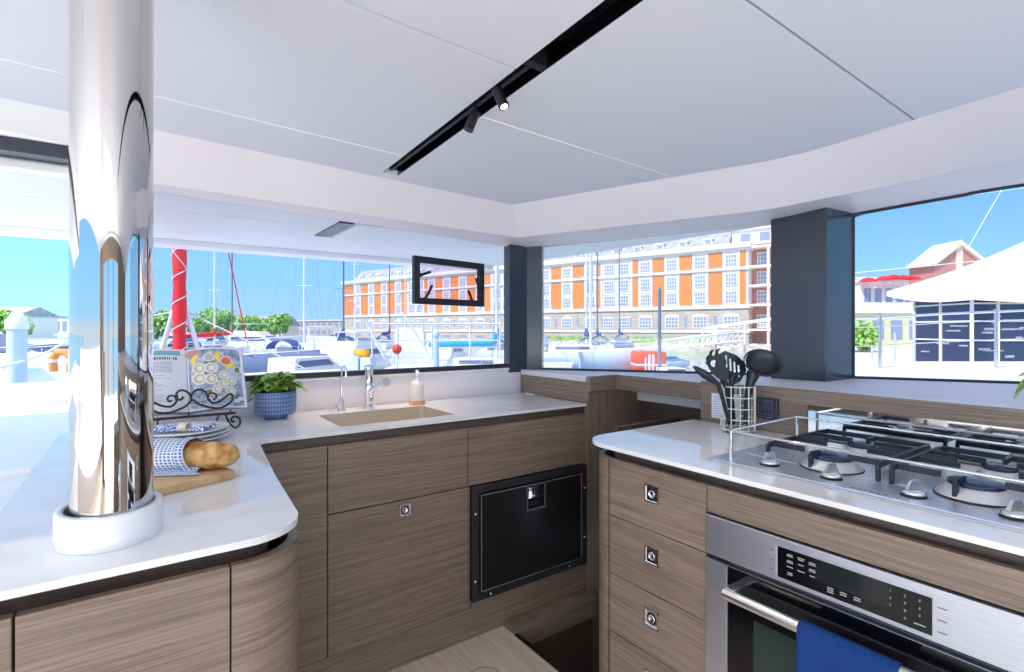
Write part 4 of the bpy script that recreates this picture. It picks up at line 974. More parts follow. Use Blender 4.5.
def simple_building(name,label,px0,px1,d0,d1,top_y,wallm,roofm,roof='flat',rows=1,cols=6,base=QZ,depth=10,rise=2,winc='wpane',parapet=.3):
    a=at(px0,d0,base); b_=at(px1,d1,base); d=(b_-a); ln=d.length; h=CAMZ+(HY-top_y)/FPX*((d0+d1)/2)-base
    t=thing(name,label,'building',a,math.atan2(d.y,d.x))
    s=1   # local +y is away from the viewer
    mb=MB(); mb.box(0,ln,0,depth,0,h); mb.build('wall',wallm,t,world=False)
    if roof=='flat': MB().box(-.3,ln+.3,-.3,depth+.3,h,h+parapet).build('roof',roofm,t,world=False)
    elif roof=='gable':
        mb=MB(); mb.prism([(-.6,h),(depth+.6,h),(depth/2,h+rise)],-.4,ln+.4,mtx=RF); mb.build('roof',roofm,t,world=False)
    elif roof=='front_gable':
        mb=MB(); mb.prism([(0,h),(ln,h),(ln/2,h+rise)],0,depth,mtx=Matrix(((1,0,0,0),(0,0,1,0),(0,1,0,0),(0,0,0,1)))); mb.build('gable',wallm,t,world=False)
        mb=MB(); mb.prism([(-.8,h-.1),(0,h-.1),(ln/2,h+rise-.1),(ln,h-.1),(ln+.8,h-.1),(ln/2,h+rise+.7)],-.5,depth,mtx=Matrix(((1,0,0,0),(0,0,1,0),(0,1,0,0),(0,0,0,1)))); mb.build('roof',roofm,t,world=False)
        MB().box(ln/2-.5,ln/2+.5,-.15,.0,h-2,h+rise-.2).build('gable_post',roofm,t,world=False)
    if rows:
        rh=h/rows; cw=ln/cols; k=0; pw=None
        for r in range(rows):
            for c in range(cols):
                loc=((c+.5)*cw,0,r*rh+rh*.3)
                if pw is None:
                    pw=MB().box(-cw*.3,cw*.3,-.08,-.02,0,rh*.5).build('window',winc,t,world=False); pw.location=loc
                else: dup(pw,None,loc)
    return t
simple_building('stone_building','long low beige stone building at the far left of the orange building',283,345,175,158,321,'stone','rend',rows=2,cols=11,depth=14)
simple_building('pavilion_building','low house with a long grey blue roof behind the trees',222,282,150,150,325.5,'rend','roofg','gable',rows=1,cols=7,depth=12,rise=3.0)
simple_building('white_cottage','small white gabled house beside the grey blue roof',219,235,134,134,325.5,'rend','rend','front_gable',rows=1,cols=2,depth=8,rise=3.2)
simple_building('terrace_building','distant white building with a row of blue windows seen through the doorway',12,68,150,150,317,'rend','roofg','flat',rows=1,cols=8,depth=12)
simple_building('resort_building','distant pale house with grey roof at the left edge of the doorway',-30,16,130,130,316,'rend','roofg','gable',rows=1,cols=5,depth=12,rise=2.5)
simple_building('white_block','white block building with rooftop terrace left of the tent',862,905,75,75,282,'rend','rend','flat',rows=2,cols=4,depth=16,parapet=.4)
simple_building('far_grey_house','narrow pale grey house at the window edge left of the white block',846,862,95,95,289,'stone','gteal','flat',rows=3,cols=3,depth=8)
simple_building('terrace_block','long pale terrace with small square windows, roof level with the red parasols',858,930,88,88,279,'rend','rend','flat',rows=2,cols=8,depth=6)
simple_building('yellow_building','low yellow building with a white flat canopy roof below the white block',850,924,60,60,313,'yel','rend','flat',rows=1,cols=4,depth=10,parapet=1.2)
simple_building('brick_gable_building','red brick gabled building rising behind the white tent','928' and 934,984,80,80,264,'brick','cream','front_gable',rows=0,cols=1,depth=5,rise=2.9)
for i,(px,py,r) in enumerate(((868,278.5,1.0),(884,277,.9),(893,275.5,1.1),(903,276,1.2),(912,276.5,1.0))):
    p=at(px,74,None,py+3); t=thing('parasol',('red parasol on the white rooftop, '+('leftmost of the row','second from the left','middle of the row','fourth from the left','rightmost of the row')[i]),'parasol',p,0,'red parasols on the roof terrace')
    if i==0:
        mb=MB(); mb.lathe([(1.25,-.0),(.7,.42),(0,.6)],8); c0=mb.build('canopy','red',t,world=False); mb=MB(); mb.tube([(0,0,-1.6),(0,0,.5)],.05,6); c1=mb.build('pole','alum',t,world=False)
    else: dup(c0,t); dup(c1,t)
# trees
def tree(label,px,d,top_y,w,base=QZ,name='tree',seed=0):
    random.seed(seed); b_=at(px,d,base); top=CAMZ+(HY-top_y)/FPX*d; h=top-base
    t=thing(name,label,'tree',b_,0,'trees along the far shore'); mb=MB()
    clumps=[Vector((random.uniform(-w,w)*.42,random.uniform(-w,w)*.3,h*random.uniform(.35,.85))) for _ in range(16)]
    for c in clumps:
        R=w*random.uniform(.18,.30); 
        for _ in range(90):
            v=Vector((random.gauss(0,1),random.gauss(0,1),random.gauss(0,1))).normalized()*R*random.uniform(.6,1.0); p=c+v
            if p.z>h: p.z=h
            if p.z<.4: p.z=.4
            a=Vector((random.gauss(0,1),random.gauss(0,1),random.gauss(0,1))).normalized()*w*.05; b2=v.cross(a).normalized()*w*.05
            mb.add([p-a,p+b2,p+a,p-b2],[(0,1,2,3)])
    mb.build('crown','tree',t,world=False); mb=MB(); mb.tube([(0,0,0),(0,0,h*.7)],[w*.03,w*.015],8); mb.build('trunk','teak',t,world=False)
for a in (('broad green tree on the shore behind the left leg of the red sail frame',157,120,311,9,1),('small green tree at the right of the red sail',217,128,308,7,2),('green bush left of the white gabled house',205,125,318,6,3),
          ('leafy green tree before the grey blue roof',243,130,316,7,4),('low spreading green tree before the roof centre',262,132,318,7,5),('green tree at the right end of the grey blue roof',280,135,314,6,6),
          ('green tree seen through the doorway between the distant buildings',8,110,311,8,7),('green shrub by the yellow building at the side window edge',853,50,322,4,8)):
    tree(a[0],a[1],a[2],a[3],a[4],seed=a[5])

# ---------------------------------------------------------------- boats
def hull_mb(L_,Bm,fb,bow=.0,stern=.85,n=16,draft=.35,sheer=.25,deckmi=1):
    mb=MB(); rows=[]
    for i in range(n+1):
        t=i/n; x=-L_/2+L_*t; w=Bm/2*(stern+(1-stern)*min(1,t*2.2)) if t<.45 else Bm/2*max(.015,(1-((t-.45)/.55)**2.1))
        zt=fb*(1+sheer*t*t); xo=.06*L_*max(0,(t-.7)/.3)
        rows.append([(x-xo,0,-draft*(1-t**3)),(x-xo*.7,w*.62,-draft*.5*(1-t**2)),(x-xo*.3,w*.93,zt*.45),(x,w,zt),(x,w-.04*Bm*min(1,w*2),zt+.02)])
    vs=[];fs=[];m_=5
    for r in rows: vs+=r
    k0=len(vs)
    for r in rows: vs+=[(p[0],-p[1],p[2]) for p in r]
    for i in range(n):
        for j in range(m_-1):
            a=i*m_+j; fs.append((a,a+1,a+m_+1,a+m_)); a+=k0; fs.append((a,a+m_,a+m_+1,a+1))
    mb.add(vs,fs,0,True)
    dv=[r[4] for r in rows]; dn=len(dv); mb.add(dv+[(p[0],-p[1],p[2]) for p in dv],[(i,i+1,dn+i+1,dn+i)[::-1] for i in range(dn-1)],deckmi,False)
    tr=rows[0]; mb.add([(p[0],p[1],p[2]) for p in tr]+[(p[0],-p[1],p[2]) for p in tr],[tuple(list(range(5))+[9,8,7,6,5])],0,False)
    return mb
def rig(t,mx,mh,zb,bm,mm='mast',stay_x=None,boomc=None,L_=10,foresail=None):
    mb=MB(); mb.tube([(mx,0,zb),(mx,0,zb+mh)],[.09,.07],8); 
    for h in (.36,.66): mb.tube([(mx,-.9*(1-h*.5),zb+mh*h),(mx,.9*(1-h*.5),zb+mh*h)],.025,6)
    mb.build('mast',mm,t,world=False)
    mb=MB(); w_=.012
    for s in (-1,1):
        mb.tube([(mx,s*bm*.46,zb),(mx,s*.75,zb+mh*.36),(mx,s*.6,zb+mh*.66),(mx,0,zb+mh)],w_,4)
        mb.tube([(mx-.3,s*bm*.44,zb),(mx,0,zb+mh*.36)],w_,4)
    mb.tube([(-L_*.49,0,zb),(mx,0,zb+mh)],w_,4); mb.build('rigging','wirer',t,world=False)
    mb=MB(); mb.tube([(L_*.47,0,zb+.1),(mx+.1,0,zb+mh*.97)],.055 if foresail else w_,6); mb.build('forestay',foresail or 'wirer',t,world=False)
    if boomc:
        mb=MB(); mb.tube([(mx-.1,0,zb+1.1),(mx-L_*.36,0,zb+1.05)],.06,8); mb.build('boom',mm,t,world=False)
        mb=MB(); n=8; mb.tube([(mx-.05,0,zb+1.9),(mx-.15,0,zb+1.45)]+[(mx-.3-L_*.34*k/n,0,zb+1.32-.10*k/n) for k in range(n+1)],[.10,.22]+[.24-.12*k/n for k in range(n+1)],10); mb.build('sail_cover',boomc,t,world=False)
def sailboat(label,px,d,heading,L_=11,hullm='white',boomc='blued',mast_h=14,mm='mast',foresail=None,canopy='blued',fb=1.15,name='sailboat',grp=None):
    Bm=L_*.32; t=thing(name,label,'boat',at(px,d,WZ),heading,grp)
    hull_mb(L_,Bm,fb).build('hull',[hullm,'trimw'],t,world=False)
    F=Matrix(((1,0,0,0),(0,0,-1,0),(0,1,0,0),(0,0,0,1)))
    mb=MB(); prof=[(-L_*.16,fb*1.03),(-L_*.16,fb*1.03+.5),(L_*.05,fb*1.03+.5),(L_*.22,fb*1.1+.12),(L_*.24,fb*1.08)]
    mb.prism(prof,-Bm*.28,Bm*.28,mtx=F); cb=mb.build('cabin','trimw',t,world=False,bevel=.05)
    mb=MB(); mb.box(-L_*.12,L_*.06,-Bm*.285,Bm*.285,fb*1.03+.2,fb*1.03+.38); mb.build('cabin_window','tinted',cb,world=False)
    mb=MB(); mb.grid(lambda u,v:(-L_*.16-L_*.12*u,Bm*.3*math.cos(PI*v),fb*1.03+.35+.75*math.sin(PI*v)*(1-.12*u)),6,10); mb.build('spray_hood',canopy,t,world=False,solid=.03)
    mb=MB()
    for s in (-1,1):
        for hh in (.3,.6): mb.tube([(-L_*.45,s*Bm*.4,fb+hh),(0,s*Bm*.48,fb*1.06+hh),(L_*.3,s*Bm*.34,fb*1.15+hh),(L_*.47,0,fb*1.25+hh)],.014,5)
        for k in range(6):
            x=-L_*.45+L_*.15*k; y=Bm*(.41 if k<1 else (.48 if k<4 else (.38 if k==4 else .26))); mb.tube([(x,s*y,fb),(x,s*y,fb+.62)],.014,5)
    mb.build('guard_rail','alum',t,world=False)
    rig(t,L_*.08,mast_h,fb*1.05,Bm,mm,None,boomc,L_,foresail); return t
def motor_yacht(label,px,d,heading,L_=14,hullm='white',topm='trimw',fly=True,name='motor_yacht',stripe=None,grp=None,fb=None,low=1):
    Bm=L_*.30; fb=fb or L_*.12; t=thing(name,label,'boat',at(px,d,WZ),heading,grp)
    hull_mb(L_,Bm,fb,stern=.95,sheer=.35).build('hull',[hullm,'trimw'],t,world=False)
    F=Matrix(((1,0,0,0),(0,0,-1,0),(0,1,0,0),(0,0,0,1))); s=L_/14
    if low!=1: F=Matrix.Translation((-L_*.24,0,fb*(1-low)))@F@Matrix.Diagonal((.5,low,1,1))
    mb=MB(); prof=[(-4.4*s,fb),(-4.2*s,fb+1.75*s),(.8*s,fb+1.75*s),(2.4*s,fb+.75*s),(4.6*s,fb+.35*s),(4.8*s,fb+.1)]
    mb.prism(prof,-Bm*.36,Bm*.36,mtx=F); sp=mb.build('superstructure',topm,t,world=False,bevel=.08)
    mb=MB(); pr2=[(-3.9*s,fb+.85*s),(-3.8*s,fb+1.45*s),(.7*s,fb+1.45*s),(1.6*s,fb+.85*s)]; mb.prism(pr2,-Bm*.365,Bm*.365,mtx=F)
    mb.prism([(1.15*s,fb+1.6*s),(2.35*s,fb+.85*s),(2.45*s,fb+.80*s),(1.25*s,fb+1.57*s)],-Bm*.30,Bm*.30,mtx=F); mb.build('cabin_window','tinted',sp,world=False)
    if fly:
        mb=MB(); mb.prism([(-3.6*s,fb+1.75*s),(-3.6*s,fb+2.35*s),(.2*s,fb+2.2*s),(.6*s,fb+1.75*s)],-Bm*.33,Bm*.33,mtx=F); mb.build('flybridge',topm,t,world=False,bevel=.05)
        mb=MB(); 
        for q in (-1,1): mb.tube([(-3.4*s,q*Bm*.3,fb+2.2*s),(-2.9*s,q*Bm*.27,fb+3.3*s)],.06*s,6)
        mb.box(-3.6*s,-1.0*s,-Bm*.31,Bm*.31,fb+3.28*s,fb+3.38*s); mb.build('radar_arch','trimw',t,world=False)
    mb=MB()
    for q in (-1,1):
        mb.tube([(-1.0*s,q*Bm*.46,fb+.75*s),(3.5*s,q*Bm*.40,fb*1.15+.75*s),(6.2*s,q*Bm*.13,fb*1.3+.75*s)],.02,5)
        for k in range(5): x=(-1+1.75*k)*s; mb.tube([(x,q*Bm*(.47-.012*k*k),fb*(1+.06*k)),(x,q*Bm*(.47-.014*k*k),fb*(1+.04*k)+.75*s)],.02,5)
    mb.build('bow_rail','alum',t,world=False)
    if stripe: 
        mb=MB(); mb.box(-L_*.46,L_*.1,-Bm*.485,Bm*.485,fb*.72,fb*.82); mb.build('hull_stripe',stripe,t,world=False)
    return t
R0=-YAW          # heading that shows a boat broadside, bow to the right
# window 2 (beside the building)
sb=sailboat('white sailing yacht with grey sprayhood, its bow beside the red barge',576,36,R0+.0,L_=12.5,hullm='hullblue',mast_h=19,boomc=None,canopy='wpane',fb=1.45)
rb=thing('red_barge','small orange red floating barge with white stripes right of the white bow','boat',at(648,34,WZ),R0)
mb=MB(); mb.box(-.95,.95,-.9,.9,-.3,1.62); mb.build('hull','redp',rb,world=False,bevel=.12)
mb=MB(); 
for x in (-.22,.02): mb.box(x,x+.14,-.92,.92,.2,1.45)
mb.box(-.96,.96,-.92,.92,.72,.84); mb.build('stripes','rope',rb,world=False)
def pole(label,px,d,top_y,r,m_='mast',base=WZ,name='mooring_pole',cap=None,cat='pole',lean=0):
    p=at(px,d,base); top=CAMZ+(HY-top_y)/FPX*d; t=thing(name,label,cat,p)
    mb=MB(); mb.tube([(0,0,0),(lean*CY,-lean*SY,top-base)],r,12); mb.build('pole',m_,t,world=False)
    mb=MB(); mb.lathe([(r*1.15,0),(r*1.15,.12),(r*.3,.3),(0,.3)],12,(lean*CY,-lean*SY,top-base)); mb.build('cap',cap or m_,t,world=False); return t
pole('tall grey steel pole standing right of the red barge',659.5,30,292,.10,'mastd')
dg=motor_yacht('small blue covered dinghy moored right of the grey pole',671,42,R0+.3,L_=3.6,hullm='hullblue',topm='tcover',fly=False,name='dinghy')
for i,(lab,px,d,h,ms,mm) in enumerate((('white masted sailboat, its mast just left of the centre of the orange building',587,50,R0+1.5,10.5,'mast'),('sailboat with a dark grey mast moored before the double window bay',598,64,R0+1.5,13,'mastd'),('sailboat with a grey mast right of the dark masted one',620,79,R0+1.5,15.5,'mastd'))):
    sailboat(lab,px,d,h,L_=10,mast_h=ms,mm=mm,hullm=('hullblue','white','hullgrey')[i],grp='sailboats moored before the orange building')
motor_yacht('low white open motorboat at the right before the stone rubble',700,30,R0+.15,L_=6,hullm='white',fly=False,fb=.5,low=.5)
# white footbridge and canopy tents right
fbg=thing('gangway','white latticed gangway climbing to the quay at the right','gangway',at(700,52,WZ),R0+.25)
mb=MB(); n=14; Lg=9
for q in (-.7,.7):
    for hh in (.4,1.3): mb.tube([(-Lg/2,q,hh+.6),(Lg/2,q,hh+1.5)],.06,6)
    for k in range(n): x=-Lg/2+Lg*k/n; z1=.9*k/n+.6; mb.tube([(x,q,z1+.4),(x+Lg/n,q,z1+1.3+.06)],.04,5); mb.tube([(x,q,z1+.4),(x,q,z1+1.3)],.04,5)
mb.build('lattice','rend',fbg,world=False); mb=MB(); mb.add([(-Lg/2,-.7,1.0),(Lg/2,-.7,1.9),(Lg/2,.7,1.9),(-Lg/2,.7,1.0)],[(0,1,2,3)]); mb.build('walkway','alum',fbg,world=False,solid=.05)
cn=thing('canopy_shelter','white canopy shelter on posts on the quay left of the dark pillar','shelter',at(746,55,QZ),R0)
mb=MB(); mb.prism([(-4,-2),(4,-2),(4,2),(-4,2)],lambda x,y:3.0+.14*x,lambda x,y:3.15+.14*x); mb.build('canopy','rend',cn,world=False)
for x,y in ((-3.9,-1.9),(3.8,-1.9),(-3.9,1.9),(3.8,1.9),(-1,-1.9)): MB().box(x-.07,x+.07,y-.07,y+.07,0,3.0+.14*x).build('post','rend',cn,world=False)
# window 1
motor_yacht('large white yacht with a grey hull side, its bow behind the plant',175,26,R0+.05,L_=15,hullm='hullgrey',fly=False,fb=1.5,low=.55)
sailboat('white sailboat with tall white mast standing right of the red sail',207,47,R0+1.35,L_=11,mast_h=15,foresail='red',boomc='red',canopy='blued')
sailboat('white masted sailboat, tall white mast over the stone building',299,42,R0+1.5,L_=11,mast_h=15,boomc=None,canopy='blued')
sailboat('sailboat with a dark mast at the left end of the orange building',341,45,R0+1.62,L_=10,mast_h=15,mm='mastd',boomc='blued',canopy='tinted',hullm='hullblue')
sailboat('sailboat with thin white mast right of the dark mast',352,59,R0+1.5,L_=10,mast_h=14,boomc=None,hullm='white')
sailboat('sailboat with a bright turquoise sail cover on its boom',482,30,R0+.05,L_=10.5,mast_h=13,boomc='tcover',canopy='trimw',fb=.9)
sailboat('pale sailboat with a dark mast above the tap',388,74,R0+1.5,L_=9,mast_h=13,mm='mastd',boomc='blued')
motor_yacht('white motor yacht with flybridge in front of the orange building left half',412,46,R0+1.7,L_=11)
motor_yacht('small white cruiser with tinted cabin left of the orange buoy',362,34,R0+1.35,L_=8)
motor_yacht('white cabin cruiser below the stone building',322,35,R0+1.9,L_=9)
motor_yacht('low pale blue cruiser right of the potted plant',311,26,R0+1.3,L_=7,hullm='hullblue',fly=False)
motor_yacht('small white cruiser in the second row behind the red sail',188,80,R0+.2,L_=9)
motor_yacht('white cruiser moored between the tall mast and the grey blue roof',262,55,R0-.1,L_=10)
motor_yacht('small white cruiser seen right of the hinged window frame',448,38,R0+1.4,L_=8,fly=False)
motor_yacht('distant white cruiser by the stone wall under the hinged window frame',430,60,R0+1.8,L_=9)
sailboat('sailboat with a grey mast between the red stay and the grey blue roof',228,64,R0+1.4,L_=9,mast_h=16,mm='mastd',boomc='red',canopy='tinted')
sailboat('far sailboat with a thin white mast rising beside the hinged window frame',404,86,R0+1.5,L_=9,mast_h=17,boomc=None,hullm='hullblue')
sailboat('far sailboat with a white mast close to the left of the corner pillar',497,48,R0+1.5,L_=9,mast_h=12,boomc='blued')
pole('pale blue mooring piling before the stone ground floor',436,26,336,.16,'bollard')
by=thing('buoy','round orange buoy hanging on a rail above the tap','buoy',at(397,9.12,None,354),0)
mb=MB(); mb.ball((0,0,.085),.085,20,14); mb.build('float','redp',by,world=False); mb=MB(); mb.tube([(0,0,.17),(0,.02,.30),(.02,.10,.44)],.010,6); mb.build('eye','rope',by,world=False)
# pontoons
for i,(px,d,h,L2,lab) in enumerate(((424,26,R0,7,'white floating pontoon in the middle of the marina'),(590,31,R0-.0,13,'white floating pontoon under the white yacht'),(250,65,R0,36,'long far pontoon behind the left boats'))):
    t=thing('pontoon',lab,'pontoon',at(px,d,WZ),h); MB().box(-L2/2,L2/2,-.9,.9,0,.45).build('deck','quay',t,world=False,bevel=.03)
    mb=MB()
    for k in range(int(L2/4)): mb.tube([(-L2/2+2+k*4,.8,.45),(-L2/2+2+k*4,.8,1.3)],.05,6)
    mb.build('bollard','bollard',t,world=False)
# own foredeck
fd=thing('foredeck','white gelcoat foredeck beyond the sink window and doorway','deck',(0,5,.6))
mb=MB(); mb.prism([(-9,2.95),(3.2,2.95),(3.0,4.6),(2.2,7.0),(-9,7.0)],.60,.72); mb.build('deck_moulding','white',fd,bevel=.02)
mb=MB(); mb.prism([(-9,6.7),(2.35,6.7),(2.2,7.0),(-9,7.0)],.721,.77); mb.build('toe_rail','trimw',fd,bevel=.01)
c_=at(58,3.75,.73); mb=MB(); mb.tube([c_+Vector((-.07,0,.045)),c_+Vector((.09,0,.045))],.012,8); mb.tube([c_+Vector((-.02,0,0)),c_+Vector((-.02,0,.04))],.012,8); mb.tube([c_+Vector((.04,0,0)),c_+Vector((.04,0,.04))],.012,8)
tag(mb.build('deck_cleat','satin'),'steel mooring cleat on the white foredeck','cleat')
rs=thing('furled_sail','tightly furled red sail wrapped in white cord at the bow','sail',at(179.5,6.6,.78))
mb=MB(); H_=3.0; nn=40
mb.grid(lambda u,v:((.074+.006*math.sin(u*30))*math.cos(2*PI*v),(.074+.006*math.sin(u*30))*math.sin(2*PI*v),H_*u),nn,16); mb.build('sail_roll','red',rs,world=False)
mb=MB(); mb.tube([(.083*math.cos(a*.32),.083*math.sin(a*.32),a*.0165) for a in range(0,180)],.0065,5)
mb.tube([(.083*math.cos(-a*.20+1),.083*math.sin(-a*.20+1),1.1+a*.022) for a in range(0,60)],.005,5); mb.build('lashing_cord','rope',rs,world=False)
af=thing('gennaker_support','white A shaped bow frame straddling the red sail','frame',at(180,6.7,.77))
mb=MB(); Rv=Vector((CY,-SY,0))
for s in (-1,1): mb.tube([Rv*s*.31,Rv*s*.085+Vector((0,0,.76))],.030,10)
mb.tube([Rv*-.1+Vector((0,0,.75)),Rv*.1+Vector((0,0,.75))],.03,10); mb.build('legs','trimw',af,world=False)
mb=MB()
for s in (-1,1): mb.tube([Rv*s*.09+Vector((0,0,.75)),Rv*s*1.6+Vector((0,0,.02 if s>0 else .45))],.010,6)
mb.build('bridle_wire','alum',af,world=False)
bb_=thing('yellow_sail_bag','rolled white sail with a yellow end lying on the foredeck beyond the taps','sail bag',at(353,6.6,.775),R0)
mb=MB(); mb.tube([(-.40,0,.26),(-.2,0,.25),(.02,0,.24)],[.045,.05,.04],12); mb.build('white_roll','trimw',bb_,world=False)
mb=MB(); mb.tube([(.0,0,.24),(.02,0,.24),(.19,0,.20),(.195,0,.20)],[.01,.03,.07,.05],12); mb.build('yellow_end','yellow',bb_,world=False)
mb=MB(); mb.box(-.12,.10,-.12,.12,.0,.17); mb.box(.12,.26,-.12,.12,.0,.17); mb.build('locker','hullblue',bb_,world=False,bevel=.015)
# guard rail on the own bow with sloping stays
gr=thing('bow_rail','thin white tubular rail around the foredeck','rail',at(410,9,.77))
mb=MB()
P9=[at(px,9.2,.77) for px in (372,398,432,470,500)]
for p in P9: mb.tube([p,p+Vector((0,0,.62))],.016,6)
mb.tube([p+Vector((0,0,.62)) for p in P9],.016,6); mb.tube([p+Vector((0,0,.33)) for p in P9],.010,6)
mb.tube([at(385,9.2,.77),at(365,9.2,1.45)],.02,6); mb.tube([at(432,9.2,.77),at(402,9.2,1.6)],.02,6); mb.build('tubes','trimw',gr)
# through the doorway
pole('square capped pale blue piling seen through the doorway',17,8.2,329,.125,'bollard',cap='trimw')
motor_yacht('large white motor yacht seen through the doorway behind the piling',-50,20,R0+.05,L_=12,hullm='white',fb=1.5)
motor_yacht('white yacht with dark blue cover at the left edge of the doorway',-40,33,R0-.1,L_=12,hullm='hullgrey',topm='blued')
hb=thing('lifebuoy','orange horseshoe lifebuoy on the bow seen beside the chrome post','lifebuoy',at(62,6.2,.775),R0)
mb=MB(); mb.tube([(-.10,0,.02),(-.11,0,.17),(-.05,0,.25),(.05,0,.25),(.11,0,.17),(.10,0,.02)],.045,10); mb.build('foam_ring','orange',hb,world=False,)
mb=MB(); mb.tube([(-.11,0,.13),(-.11,0,.17)],.048,10); mb.tube([(.11,0,.13),(.11,0,.17)],.048,10); mb.build('reflective_band','rope',hb,world=False)
a=at(-20,6.2,None,372); b_=at(75,13,None,335); mb=MB(); mb.tube([a.lerp(b_,k/12)-Vector((0,0,.12*math.sin(PI*k/12))) for k in range(13)],.022,8); tag(mb.build('mooring_rope','rope'),'white mooring rope slanting past the piling in the doorway','rope')
# window 3 : neighbouring deck, rail and tent
nd=thing('neighbour_deck','wide white deck with steel rail beside the side window','deck',at(920,5,.80))
A=[at(835,3.9,.0),at(1200,3.9,0),at(1200,7.2,0),at(835,7.2,0)]
mb=MB(); mb.prism([(p.x,p.y) for p in A],.72,.855); mb.build('deck_moulding','white',nd,bevel=.02)
mb=MB()
Rr=[(840,315.5+3.2),(880,317.5),(940,314),(1024,310.5),(1100,307)]
def rail(ds,r,off): mb.tube([at(px,6.0,None,py+off) for px,py in Rr],r,8)
rail(0,.014,0); rail(0,.006,9); rail(0,.006,28); mb.build('guard_wires','satin',nd)
for px,y0_ in ((880,313),(996,309),(1080,306)):
    mb=MB(); mb.tube([at(px,6.0,.855),at(px,6.0,None,y0_)],.018,8); mb.build('stanchion','satin',nd)
mb=MB(); mb.tube([at(845,8.2,None,274),at(1030,8.2,None,256)],.008,6); mb.tube([at(968,8,None,248),at(1012,8,None,172)],.006,6); tag(mb.build('stay_wire','rope'),'thin white wires crossing the sky before the tent','wire')
# low quay beyond
q=MB(); qa=[at(800,20,0),at(1300,14,0),at(1300,120,0),at(770,120,0)]; q.prism([(p.x,p.y) for p in qa],WZ-.2,-.86); struct(q.build('floor_quay','quay'))
te=thing('event_tent','large white peaked marquee with dark glass walls on the quay','tent',at(972,28,-.86),R0)
Zt=lambda y,d=28: CAMZ+.86+(HY-y)*d/FPX
ez=Zt(297); ap=(6.5,3.2,Zt(237,31.2)); mb=MB()
cs=[(0,0,ez+.15),(13,0,ez+.15),(13,6.4,ez+.5),(0,6.4,ez+.75)]
def slope(p,q,a,n=12):
    p,q,a=map(Vector,(p,q,a))
    def f(u,v):
        lo=p.lerp(q,u); lo.z-=math.sin(PI*u)*.25; r=lo.lerp(a,v); r.z-=math.sin(PI*v)*.25; return r
    mb.grid(f,n,10)
for k in range(4): slope(cs[k],cs[(k+1)%4],ap)
mb.build('tent_roof','rend',te,world=False)
mb=MB()
def val(p,q,n=12):
    p,q=Vector(p),Vector(q)
    def f(u,v):
        r=p.lerp(q,u); r.z-=math.sin(PI*u)*.25+v*.30; return r
    mb.grid(f,n,1)
for k in range(4): val(cs[k],cs[(k+1)%4])
mb.build('valance','rend',te,world=False)
mb=MB(); mb.box(.5,12.5,.6,.64,.05,ez+.1); mb.box(.5,.54,.6,4.6,.05,ez+.3); mb.build('glass_wall','tentg',te,world=False)
for x,y in ((.5,.58),(1.9,.56),(5.2,.56),(8.6,.56),(.46,2.6),(.46,4.6)): MB().box(x-.07,x+.07,y-.05,y+.05,0,ez+.1).build('wall_post','rend',te,world=False)
mb=MB()
for zq in (.0,1.5,2.55,ez-.35): mb.box(.5,12.5,.54,.6,zq,zq+.08); mb.box(.42,.5,.6,4.6,zq,zq+.08)
mb.build('wall_rail','rend',te,world=False)
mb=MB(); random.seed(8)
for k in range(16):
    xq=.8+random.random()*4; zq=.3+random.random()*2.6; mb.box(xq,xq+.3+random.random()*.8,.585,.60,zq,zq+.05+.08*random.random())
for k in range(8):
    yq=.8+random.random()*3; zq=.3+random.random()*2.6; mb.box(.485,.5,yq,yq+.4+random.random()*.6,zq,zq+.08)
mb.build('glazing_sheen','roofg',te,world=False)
for k,(px,py,hh) in enumerate(((895,362,2.2),(914,361,2.0),(872,360,1.6))):
    p=at(px,24,-.86); mb=MB(); mb.tube([p,p+Vector((0,0,hh*.9))],.05,8); tag(mb.build('marina_post','alum'),('steel post on the quay nearest the tent corner','steel post on the quay left of the tent, middle of three','shortest steel post on the quay, left of the tent')[(1,0,2)[k]],'post')

# ================================================================ LIGHT
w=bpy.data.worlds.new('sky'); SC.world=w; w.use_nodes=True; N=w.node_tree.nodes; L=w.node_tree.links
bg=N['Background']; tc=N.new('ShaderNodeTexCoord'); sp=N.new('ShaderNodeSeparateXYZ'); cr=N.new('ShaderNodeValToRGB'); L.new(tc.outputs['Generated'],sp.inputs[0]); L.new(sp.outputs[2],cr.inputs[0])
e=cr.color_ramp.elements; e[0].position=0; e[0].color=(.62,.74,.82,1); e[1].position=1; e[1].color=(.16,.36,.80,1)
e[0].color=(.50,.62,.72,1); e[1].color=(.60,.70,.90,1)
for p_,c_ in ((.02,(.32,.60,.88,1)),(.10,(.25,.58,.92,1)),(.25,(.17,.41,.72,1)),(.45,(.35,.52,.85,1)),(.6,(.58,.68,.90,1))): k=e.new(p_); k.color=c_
L.new(cr.outputs[0],bg.inputs[0]); bg.inputs[1].default_value=SKY
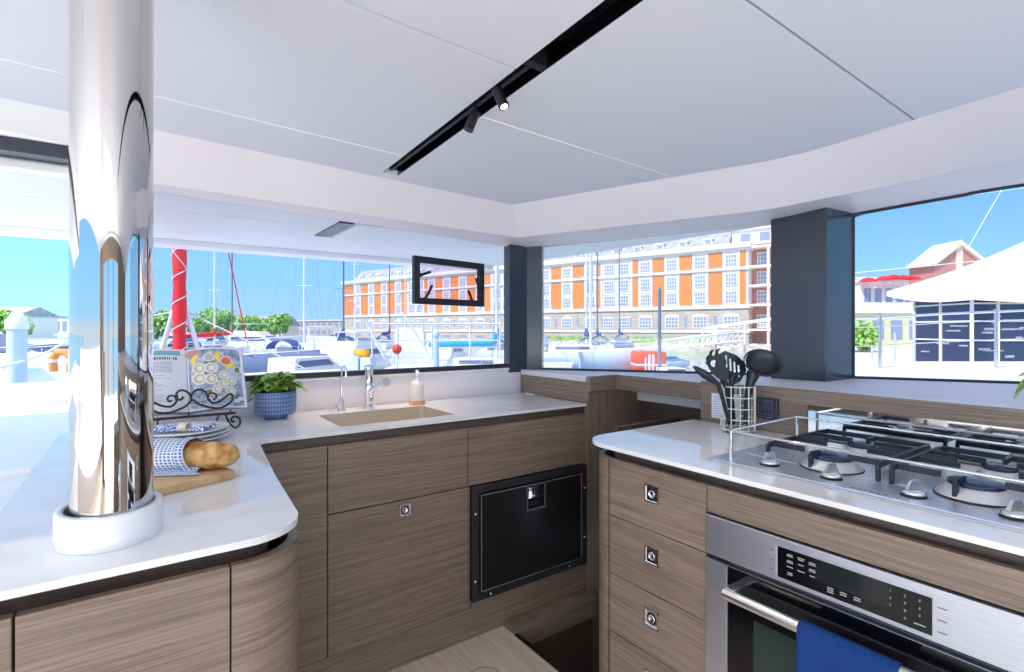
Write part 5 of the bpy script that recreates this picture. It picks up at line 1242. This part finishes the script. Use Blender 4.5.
sun=bpy.data.lights.new('sun','SUN'); sun.energy=SUN; sun.angle=.01; sun.color=(1,.96,.90); so=bpy.data.objects.new('sun',sun); COL.objects.link(so)
el=math.radians(50); sx,sy=G(-.80,-.60); dv=Vector((sx*math.cos(el),sy*math.cos(el),math.sin(el))); so.rotation_euler=(-dv).to_track_quat('-Z','Y').to_euler()
def area(name,loc,tgt,sx_,sy_,e_,col=(1,1,1)):
    l=bpy.data.lights.new(name,'AREA'); l.shape='RECTANGLE'; l.size=sx_; l.size_y=sy_; l.energy=e_; l.color=col
    o=bpy.data.objects.new(name,l); COL.objects.link(o); o.location=loc; o.rotation_euler=(Vector(tgt)-Vector(loc)).to_track_quat('-Z','Y').to_euler(); return o
area('aft_fill_light',(-.3,-4.0,-.04),(-.2,-3.2,1.9),5.0,2.8,AFT_FILL,(.93,.96,1))  # fill lamp added behind the camera, aimed up to brighten the ceiling
area('left_fill_light',(-3.8,-.3,.7),(-2.6,0,2.4),5.5,1.4,LEFT_FILL,(.92,.95,1))  # second added fill lamp, out of view at left, also lifting the ceiling
l=bpy.data.lights.new('sink_downlight','SPOT'); l.energy=16; l.color=(1,.80,.58); l.spot_size=math.radians(80); l.spot_blend=1; l.shadow_soft_size=.02
o=bpy.data.objects.new('sink_downlight',l); COL.objects.link(o); o.location=(1.0,2.48,1.89-.03); o.rotation_euler=(math.radians(12),0,0)
# ================================================================ CAMERA
cam=bpy.data.cameras.new('camera'); cam.sensor_width=36; cam.lens=FPX/1024*36; cam.shift_y=-7/1024; cam.clip_start=.02; cam.clip_end=1000
co=bpy.data.objects.new('camera',cam); COL.objects.link(co); co.location=(0,0,CAMZ); co.rotation_euler=(PI/2,0,-YAW); SC.camera=co
vs_=SC.view_settings; vs_.view_transform='Standard'; vs_.look='None'; vs_.gamma=1; vs_.use_curve_mapping=False; vs_.exposure=EXPO
cy=SC.cycles; cy.max_bounces=10; cy.diffuse_bounces=5; cy.glossy_bounces=5; cy.transparent_max_bounces=16; cy.sample_clamp_indirect=6; cy.use_denoising=True; cy.caustics_reflective=False; cy.caustics_refractive=False
